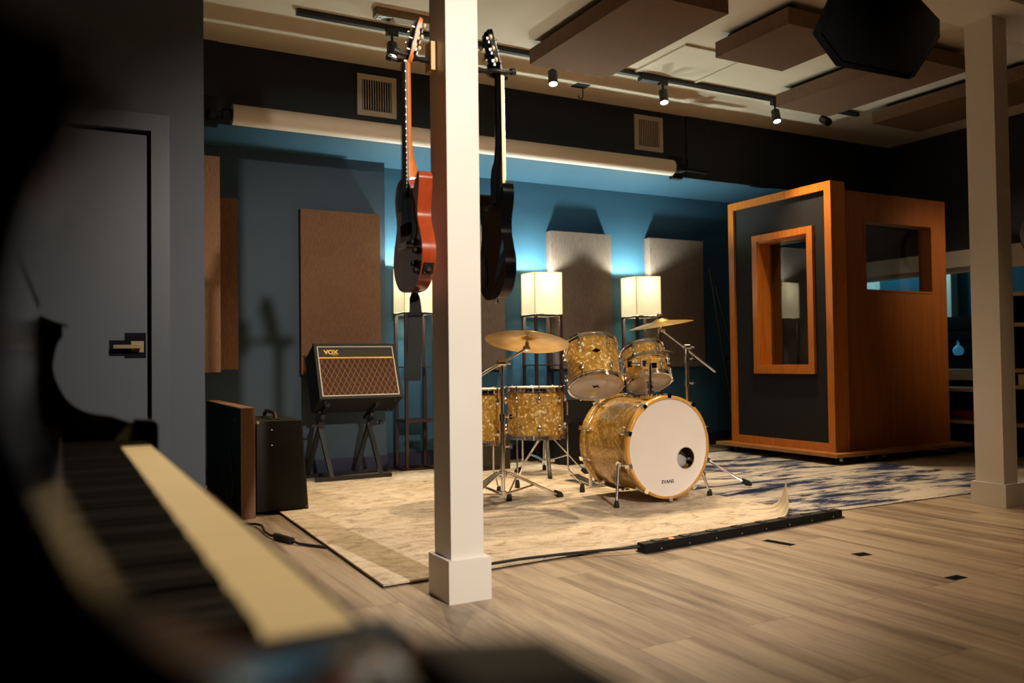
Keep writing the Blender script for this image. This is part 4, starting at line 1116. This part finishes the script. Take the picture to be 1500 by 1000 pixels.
bm = bmesh.new(); tube(bm, [(0, 0, .190), (.012, .01, .192), (.030, .03, .192)], .0085, 12); box(bm, (.0, -.02, .176), (.035, .01, .206), .006); finish('right_arm', bm, M['chrome'], t)

# floor toms
def floor_tom(loc, r, z0, z1, legs, label, phase=0):
    t = thing('floor_tom', label, 'drum', loc, group='gold pearl floor toms')
    tom(t, T3(0, 0, z0) @ RZ(phase), r, z1 - z0, 8, mark=False)
    for (a, kick) in legs:
        d = V((math.cos(a), math.sin(a), 0)); c = d * (r + .030)
        bm = bmesh.new(); box(bm, (r - .002, -.016, z0 + .10 - .025), (r + .042, .016, z0 + .10 + .025), .006, Matrix.Rotation(a, 4, 'Z')); cyl(bm, (r + .03, .016, z0 + .10), (r + .03, .045, z0 + .10), .007, seg=10, mtx=Matrix.Rotation(a, 4, 'Z')); finish('leg_bracket', bm, M['chrome'], t)
        bm = bmesh.new(); tube(bm, [c + V((0, 0, z0 + .20)), c + V((0, 0, z0 + .0)), c + V((0, 0, .155)), c + d * .012 + V((0, 0, .14)), c + d * (kick - .012) + V((0, 0, .075)), c + d * kick + V((0, 0, .062)), c + d * kick + V((0, 0, .03))], .0052, 12); lg = finish('leg', bm, M['chrome'], t)
        bm = bmesh.new(); lathe(bm, [(0, 0), (.015, 0), (.0165, .006), (.0145, .03), (.009, .052), (0, .053)], 16, T3(*(c + d * kick), RUGZ) if False else T3((c + d * kick).x, (c + d * kick).y, RUGZ)); finish('rubber_foot', bm, M['rubber'], lg)
    return t
floor_tom((2.475, 4.345, 0), .165, .352, .640, [(R(207), .085), (R(-17), .085), (R(85), .085)], 'gold pearl floor tom in the middle, in full view behind the cymbal stand', R(9))
floor_tom((2.040, 4.31, 0), .183, .345, .640, [(R(-128), .085), (R(28), .05), (R(98), .085)], 'gold pearl floor tom partly hidden behind the white column', R(5))

# cymbals and stands
def cymbal(center, normal, r, label, bell=.055, ht=.030):
    Fm = frame_mtx((0, 0, 0), normal, V((0, 1, 0)))
    t = thing('cymbal', label, 'cymbal', center, group='bronze cymbals of the drum kit')
    t.rotation_euler = Fm.to_euler()
    up = [(.006, ht + .0), (.018, ht - .001), (bell * .55, ht - .006), (bell * .85, ht - .015), (bell, ht - .019), (r * .45, ht - .022 - .002), (r * .75, ht - .033), (r, ht - .044)]
    prof = up + [(a, b - .0016) for a, b in reversed(up)]
    bm = bmesh.new(); lathe(bm, prof, 72, None, True); finish('bronze_disc', bm, M['bronze'], t, smooth=60)
    bm = bmesh.new(); cyl(bm, (0, 0, ht), (0, 0, ht + .010), .014, seg=18); finish('felt_washer', bm, M['black'], t)
    return t, Fm
def tripod(t, hub_z, low_z, feet, r=.0085):
    for f in feet:
        f = V(f); d = V((f.x, f.y, 0)).normalized()
        bm = bmesh.new()
        for s in (-1, 1):
            side = V((-d.y, d.x, 0)) * .010 * s
            tube(bm, [d * .016 + side + V((0, 0, hub_z)), d * .04 + side + V((0, 0, hub_z + .004)), f + V((0, 0, .030)) - d * .01 + side * .6], .0062, 8)
            tube(bm, [d * .016 + side * .8 + V((0, 0, low_z)), f * .55 + side * .7 + V((0, 0, hub_z * .50 + .012))], .0045, 8)
        lg = finish('leg', bm, M['chrome'], t)
        a = math.atan2(d.y, d.x)
        bm = bmesh.new(); prism(bm, [(-.035, .02), (-.03, .045), (.012, .030), (.026, .012), (.026, .0), (-.01, 0)], -.013, .013, .004, T3(f.x, f.y, RUGZ) @ Matrix.Rotation(a, 4, 'Z') @ RX(90)); finish('rubber_foot', bm, M['rubber'], lg)
def stand(loc, hub_z, low_z, feet, joint, boom0, boom1, label, collars, tilt_n):
    t = thing('cymbal_stand', label, 'cymbal stand', loc, group='chrome boom cymbal stands')
    j = V(joint) - V(loc)
    bm = bmesh.new(); cyl(bm, (0, 0, low_z - .01), (0, 0, collars[0]), .0125, seg=18); cyl(bm, (0, 0, collars[0]), (0, 0, j.z - .02), .0088, seg=16); finish('tube', bm, M['chrome'], t)
    for c in collars:
        bm = bmesh.new(); cyl(bm, (0, 0, c - .022), (0, 0, c + .016), .0185, seg=18); cyl(bm, (0, 0, c), (.05, -.012, c), .006, seg=10); box(bm, (.036, -.016, c - .014), (.054, -.008, c + .014), .003); finish('collar', bm, M['chrome'], t)
    for hz_, hr_ in ((hub_z, .022), (low_z, .020)):
        bm = bmesh.new(); cyl(bm, (0, 0, hz_ - .016), (0, 0, hz_ + .016), hr_, seg=18); finish('hub', bm, M['chrome'], t)
    tripod(t, hub_z, low_z, feet)
    bm = bmesh.new(); cyl(bm, j + V((0, 0, -.04)), j + V((0, 0, -.005)), .014, seg=16); cyl(bm, j + V((-.022, 0, .006)), j + V((.022, 0, .006)), .018, seg=18); cyl(bm, j + V((.02, -.005, .006)), j + V((.05, -.012, .004)), .006, seg=10); finish('boom_joint', bm, M['chrome'], t)
    a, b = V(boom0) - V(loc), V(boom1) - V(loc)
    bm = bmesh.new(); cyl(bm, a, b, .0065, seg=12); cyl(bm, b.lerp(a, .02), b.lerp(a, .5), .0085, seg=14); finish('boom_arm', bm, M['chrome'], t)
    n = V(tilt_n).normalized()
    bm = bmesh.new(); cyl(bm, a - n * .012, a + n * .035, .011, seg=14); cyl(bm, a + n * .03, a + n * .09, .0042, seg=10); cyl(bm, a + V((-.016, 0, 0)), a + V((.016, 0, 0)), .013, seg=14); finish('tilter', bm, M['chrome'], t)
    tp = a + n * .092
    bm = bmesh.new(); cyl(bm, tp - n * .008, tp + n * .010, .0065, seg=12)
    for s in (-1, 1): lathe(bm, [(0, -.003), (.0085, -.002), (.0085, .002), (0, .003)], 12, frame_mtx(tp + V((s * .013, 0, .004)), (0, 1, .2)))
    finish('wing_nut', bm, M['chrome'], t)
    return t
nl_ = V((.20, .17, 1)).normalized()
ca = V((2.262, 4.05, .917))
cymbal(tuple(ca), nl_, .232, 'large crash cymbal tilted on the left boom stand, underside showing')
tl = ca - nl_ * .050
stand((2.10, 4.05, 0), .195, .085, [(.43, .13, 0), (-.36, -.12, 0), (-.05, .40, 0)], (2.10, 4.05, .782), tuple(tl), (1.84, 4.05, .66), 'chrome boom stand holding the left cymbal, in front of the floor toms', [.50, .34], nl_)
nr_ = V((-.16, .02, 1)).normalized()
cb_ = V((3.300, 4.20, 1.025))
cymbal(tuple(cb_), nr_, .20, 'bronze cymbal on the right boom stand, seen edge-on')
tr_ = cb_ - nr_ * .045
stand((3.50, 4.20, 0), .205, .10, [(.235, -.27, 0), (.22, .30, 0), (-.36, .05, 0)], (3.50, 4.20, .868), tuple(tr_), (3.735, 4.20, .714), 'chrome boom stand rising behind the right side of the bass drum', [.80, .645], nr_)
# hi-hat at the back right
hc = V((3.60, 4.72, .868))
t = thing('hihat_stand', 'hi-hat stand standing behind the bass drum, cymbal tip showing by the small tom', 'hi-hat stand', (hc.x, hc.y, 0))
bm = bmesh.new(); cyl(bm, (0, 0, .08), (0, 0, .80), .0115, seg=16); cyl(bm, (0, 0, .80), (0, 0, .99), .0035, seg=8); finish('tube', bm, M['chrome'], t)
tripod(t, .26, .12, [(.27, .12, 0), (-.26, .14, 0), (.0, .30, 0)])
bm = bmesh.new(); box(bm, (-.04, -.30, RUGZ), (.04, -.02, .03), .006); finish('pedal', bm, M['chrome'], t)
cymbal(tuple(hc), (0.03, .02, 1), .17, 'thin bronze hi-hat cymbal just visible right of the smaller rack tom', .045, .026)
# kick pedal
t = thing('kick_pedal', 'metal kick pedal behind the bass drum', 'pedal', (2.943, 4.55, 0))
bm = bmesh.new(); box(bm, (-.05, -.16, RUGZ), (.05, .16, .022), .003); box(bm, (-.035, -.15, .03), (.035, .13, .042), .004, RX(8)); 
for s in (-1, 1): box(bm, (s * .055 - .006, -.165, RUGZ), (s * .055 + .006, -.145, .24), .003)
cyl(bm, (-.06, -.155, .235), (.06, -.155, .235), .007); cyl(bm, (0, -.155, .235), (0, -.10, .40), .004); finish('frame', bm, M['nickel'], t)
bm = bmesh.new(); cyl(bm, (0, -.135, .40), (0, -.075, .40), .024); finish('beater', bm, M['black'], t)
# drum throne
t = thing('drum_throne', 'chrome-legged drum stool standing behind the middle floor tom', 'stool', (2.97, 5.07, 0))
bm = bmesh.new(); cyl(bm, (0, 0, .08), (0, 0, .46), .014, seg=18); cyl(bm, (-.0, 0, .25), (0, 0, .29), .02, seg=18); box(bm, (-.05, -.03, .10), (.05, .03, .115), .003); finish('column_tube', bm, M['chrome'], t)
tripod(t, .27, .11, [(-.09, -.20, 0), (.24, -.13, 0), (-.12, .19, 0), (.10, .2, 0)])
bm = bmesh.new(); lathe(bm, [(0, .46), (.13, .462), (.148, .475), (.15, .51), (.14, .525), (0, .53)], 40); finish('seat', bm, M['leather'], t)
# gear behind the kit
t = thing('speaker_cabinet', 'olive covered cabinet on the floor behind the partly hidden floor tom', 'speaker cabinet', (2.80, 5.60, 0))
finish('cabinet', bx((-.34, -.13, RUGZ), (.10, .13, .34), .008), M['green_tolex'], t)
bm = bmesh.new(); box(bm, (-.31, -.138, .05), (.07, -.13, .31), .002); finish('grille_cloth', bm, M['green_tolex'], t)
t = thing('equipment_case', 'black equipment case behind the toms against the back wall', 'case', (3.62, 5.62, 0))
finish('case_body', bx((-.30, -.16, RUGZ), (.20, .14, .50), .008), M['tolex'], t)
bm = bmesh.new(); box(bm, (-.302, -.162, .33), (.202, .142, .345), .002); finish('rim', bm, M['blackmetal'], t)
bm = bmesh.new(); tube(bm, [(-.10, -.16, .24), (-.09, -.18, .24), (.01, -.18, .24), (.02, -.16, .24)], .008); finish('handle', bm, M['leather'], t)
# folded boom mic stands leaning by the right wall panel
t = thing('microphone_stand', 'folded black microphone stand leaning by the last wall panel', 'microphone stand', (5.32, 5.70, 0))
bm = bmesh.new(); cyl(bm, (.0, 0, .0), (-.12, .20, 1.62), .011, seg=12); cyl(bm, (.04, -.02, .55), (-.09, .16, 1.45), .008, seg=10); finish('pole', bm, M['blackmetal'], t)
for a in (0, 2.1, 4.2):
    bm = bmesh.new(); cyl(bm, (.0, 0, .25), (.10 * math.cos(a), .10 * math.sin(a), .01), .008, seg=10); finish('leg', bm, M['blackmetal'], t)
bm = bmesh.new(); cyl(bm, (-.06, .10, .80), (.0, .08, .80), .018, seg=12); finish('clutch', bm, M['blackmetal'], t)
bm = bmesh.new()
for k in range(4):
    tube(bm, [(.02 + .11 * math.cos(2 * PI * i / 24) * (1 + .1 * k), .02 + .10 * math.sin(2 * PI * i / 24), .014 + .013 * k + .006 * math.sin(3 * 2 * PI * i / 24 + k)) for i in range(24)], .006, 8, True)
tag(finish('cable_heap', bm, M['rubber'], None, (4.90, 5.80, 0)), 'heap of black cable on the floor left of the booth', 'cable')

# ------------------------------------------------------------------ shelves along the right wall
def shelf_unit(loc, w, d, levels, top, label):
    t = thing('shelving_unit', label, 'shelf', loc)
    for z in levels: finish('shelf_board', bx((0, 0, z), (d, w, z + .03), .003), M['shelf_wood'], t)
    for y in (0, w - .025): finish('upright', bx((.03, y, 0), (d, y + .025, top), .002), M['black'], t)
    finish('back_board', bx((d - .01, .025, 0), (d, w - .025, top)), M['black'], t)
    return t
shelf_unit((6.58, 4.06, 0), 1.5, .34, (.235, .50), .53, 'low birch shelf under the control room window')
shelf_unit((6.58, 2.6, 0), 1.4, .34, (.235, .53, .66, 1.02, 1.26), 1.29, 'taller birch shelf behind the second white column')
def coil(loc, r, m, label, n=4, tilt=0.):
    bm = bmesh.new()
    for k in range(n):
        tube(bm, [((r + .008 * k) * .8 * math.cos(2 * PI * i / 28), (r + .006 * k) * math.sin(2 * PI * i / 28), .010 + .012 * k + .004 * math.sin(2 * 2 * PI * i / 28 + k)) for i in range(28)], .007, 8, True)
    o = tag(finish('cable_coil', bm, m, None, loc), label, 'cable'); o.rotation_euler = (0, tilt, 0); return o
coil((6.73, 4.45, .266), .12, M['red_cable'], 'red cable coil lying on the low birch shelf', 6)
coil((6.73, 4.78, .266), .09, M['rubber'], 'black cable coil next to the red cable coil', 5)
for (y0, y1, h, lb) in ((4.12, 4.55, .20, 'black storage box on the floor under the red cable coil'), (4.62, 5.05, .19, 'black storage box on the floor under the black cable coil')):
    t = thing('storage_box', lb, 'box', (6.75, (y0 + y1) / 2, 0)); w = (y1 - y0) / 2
    finish('box_body', bx((-.13, -w, .002), (.13, w, h - .02), .006), M['black'], t); finish('lid', bx((-.137, -w - .006, h - .022), (.137, w + .006, h), .004), M['black'], t)
t = thing('rack_unit', 'grey rack device on the taller shelf, edge showing past the column', 'device', (6.74, 3.72, .56))
finish('chassis', bx((-.14, -.22, .0), (.14, .22, .085), .003), M['nickel'], t); finish('face_plate', bx((-.146, -.24, 0), (-.14, .24, .088), .001), M['vent'], t)
bm = bmesh.new()
for k in range(4):
    tube(bm, [(-.02 - .012 * k, (.10 + .006 * k) * math.cos(2 * PI * i / 26), (.15 + .008 * k) * math.sin(2 * PI * i / 26)) for i in range(26)], .007, 8, True)
tag(finish('cable_hank', bm, M['rubber'], None, (6.96, 3.98, 1.78)), 'loop of black cable hanging on the right wall past the second column', 'cable')
# control room things
t = thing('glass_lamp', 'small blue glowing glass lamp behind the control room window', 'lamp', (8.1, 5.47, .80))
bm = bmesh.new(); lathe(bm, [(0, .0), (.032, .003), (.047, .02), (.052, .045), (.047, .07), (.030, .092), (.014, .105), (.012, .13)], 32); finish('glass_body', bm, M['blue_glow'], t)
bm = bmesh.new(); lathe(bm, [(.012, .13), (.02, .137), (.015, .158), (0, .162)], 18); finish('stopper', bm, M['chrome'], t)
t = thing('control_desk', 'dark control desk behind the control room window', 'desk', (8.1, 5.7, 0))
finish('desk_top', bx((-.35, -.9, .76), (.30, .9, .80), .004), M['black'], t)
for y in (-.85, .82): finish('leg_panel', bx((-.33, y, 0), (.33, y + .03, .76)), M['black'], t)
t = thing('equipment_rack', 'tall black equipment rack behind the control room window', 'rack', (8.72, 5.62, 0))
finish('rack_case', bx((-.16, -.45, 0), (.16, .36, 1.22), .006), M['black'], t)
for z in (.85, .97, 1.09): finish('rack_panel', bx((-.168, -.42, z), (-.16, .33, z + .09), .001), M['blackmetal'], t)

# ------------------------------------------------------------------ piano in the foreground
t = thing('upright_piano', 'black upright piano close to the camera with its keyboard running away', 'piano', (0, 0, 0))
ARM = [(-.36, 0), (.150, 0), (.150, .698), (.144, .705), (.112, .709), (.079, .715), (.052, .720), (.031, .728), (.010, .746), (-.004, .774), (-.009, .792), (-.0095, .808), (-.004, .836), (.004, .850), (.012, .864), (.010, .870), (-.010, .874), (-.030, .884), (-.030, .90), (-.36, .90)]
ARM_NEAR = ARM[:15] + [(.0125, .872), (.008, .915), (-.004, 1.0), (-.030, 1.10), (-.36, 1.10)]
for (y0, y1, P) in ((1.577, 1.620, ARM), (.206, .250, ARM)):
    arc = P[:4] + smooth_poly(P[4:15], 4)[:-4] + P[14:]
    bm = bmesh.new(); prism(bm, [(x, -z) for x, z in arc], y0, y1, .0025, RX(-90)); finish('side_arm', bm, M['lacquer'], t, smooth=30)
bm = bmesh.new(); prism(bm, [(x, -z) for x, z in [(.098, .60), (.152, .60), (.152, .699), (.145, .7068), (.112, .7108), (.098, .7130)]], .205, .2515, .001, RX(-90)); finish('added_arm_cap', bm, M['black'], t, smooth=30)  # added matte black cap that keeps reflections off the near arm
KZ = .665
wk = (1.562 - .408) / 49
pat = [1, 1, 0, 1, 1, 1, 0]      # black key after white i
for i in range(49):
    y0 = .408 + i * wk
    bm = bmesh.new(); box(bm, (.002, y0 + .0006, KZ - .02), (.136, y0 + wk - .0006, KZ), .0012); finish('white_key', bm, M['ivory'], t, smooth=30)
for i in range(48):
    if pat[(i + 3) % 7]:
        yc = .408 + (i + 1) * wk
        bm = bmesh.new(); v = [(.002, yc - .0055, KZ), (.088, yc - .0055, KZ), (.088, yc + .0055, KZ), (.002, yc + .0055, KZ), (.002, yc - .0045, KZ + .012), (.083, yc - .0045, KZ + .0115), (.083, yc + .0045, KZ + .0115), (.002, yc + .0045, KZ + .012)]
        _, f = add(bm, v, [(3, 2, 1, 0), (4, 5, 6, 7), (0, 1, 5, 4), (1, 2, 6, 5), (2, 3, 7, 6), (3, 0, 4, 7)]); bevel_new(bm, f, .0012); finish('black_key', bm, M['ebony'], t, smooth=30)
finish('key_block', bx((.0, .250, .60), (.145, .405, .672), .004), M['lacquer'], t)
finish('key_block', bx((.0, 1.563, .60), (.145, 1.577, .672), .002), M['lacquer'], t)
finish('keybed', bx((-.03, .25, .58), (.142, 1.577, .6445), .003), M['lacquer'], t)
finish('key_slip', bx((.138, .25, .60), (.150, 1.577, .655), .003), M['lacquer'], t)
finish('fallboard', bx((-.028, .25, .668), (.001, 1.577, .705), .004), M['lacquer'], t)
finish('felt_strip', bx((-.002, .405, .6795), (.0022, 1.563, .6835)), M['felt'], t)
finish('upper_panel', bx((-.06, .25, .705), (-.028, 1.577, .885), .002), M['lacquer'], t)
finish('lid', bx((-.37, .20, .90), (-.028, 1.625, .915), .003), M['lacquer'], t)
finish('lower_panel', bx((-.07, .25, .03), (-.045, 1.577, .58), .003), M['lacquer'], t)
finish('back_case', bx((-.36, .25, .0), (-.33, 1.577, .90), .003), M['lacquer'], t)

# ------------------------------------------------------------------ lights
def spot_light(name, loc, target, power, col, size, blend=.6, rad=.03):
    l = bpy.data.lights.new(name, 'SPOT'); l.energy = power; l.color = col; l.spot_size = R(size); l.spot_blend = blend; l.shadow_soft_size = rad
    o = bpy.data.objects.new(name, l); COL.objects.link(o); o.location = loc
    o.rotation_euler = (V(target) - V(loc)).to_track_quat('-Z', 'Y').to_euler(); return o
def point_light(name, loc, power, col, rad=.03):
    l = bpy.data.lights.new(name, 'POINT'); l.energy = power; l.color = col; l.shadow_soft_size = rad
    o = bpy.data.objects.new(name, l); COL.objects.link(o); o.location = loc; return o
WARM = (1, .74, .45)
for x, tx, ty, pw in ((1.735, 1.75, 4.75, 150), (2.84, 2.7, 4.4, 150), (3.745, 3.5, 4.3, 150), (4.82, 4.7, 4.2, 150)):
    spot_light('track_beam', (x, 4.688, 2.575), (x - .45, 4.15, 0), pw, WARM, 104, .9, .03)
spot_light('window_beam', (6.55, 2.2, 2.72), (6.97, 5.0, 1.4), 150, (1, .74, .50), 60, .9, .04)
# further ceiling track spots over the camera's half of the room
spot_light('front_beam', (1.42, -.35, 2.62), (1.72, 3.2, .80), 560, (1, .89, .76), 58, .75, .04)
spot_light('piano_beam', (.55, 1.7, 2.72), (.1, 1.0, .67), 170, (1, .76, .46), 50, .9, .04)
spot_light('floor_beam', (3.75, 2.15, 2.72), (3.0, 2.6, 0), 75, (1, .70, .42), 85, 1.0, .06)
for l in (L1, L2, L3):
    point_light('lamp_bulb_light', (l.location.x, l.location.y, 1.435), 46, (.82, 1.0, .95), .025)
point_light('control_room_light', (8.3, 6.6, 2.3), 45, (.45, .9, 1.0), .1)

w = bpy.data.worlds.new('world'); SC.world = w; w.use_nodes = True
w.node_tree.nodes['Background'].inputs['Color'].default_value = (.02, .018, .016, 1)
w.node_tree.nodes['Background'].inputs['Strength'].default_value = .05
vs = SC.view_settings
vs.view_transform = 'Standard'; vs.look = 'None'; vs.gamma = 1; vs.use_curve_mapping = False; vs.exposure = 0.0
SC.cycles.max_bounces = 8; SC.cycles.transparent_max_bounces = 16
try: SC.cycles.use_denoising = True
except Exception: pass
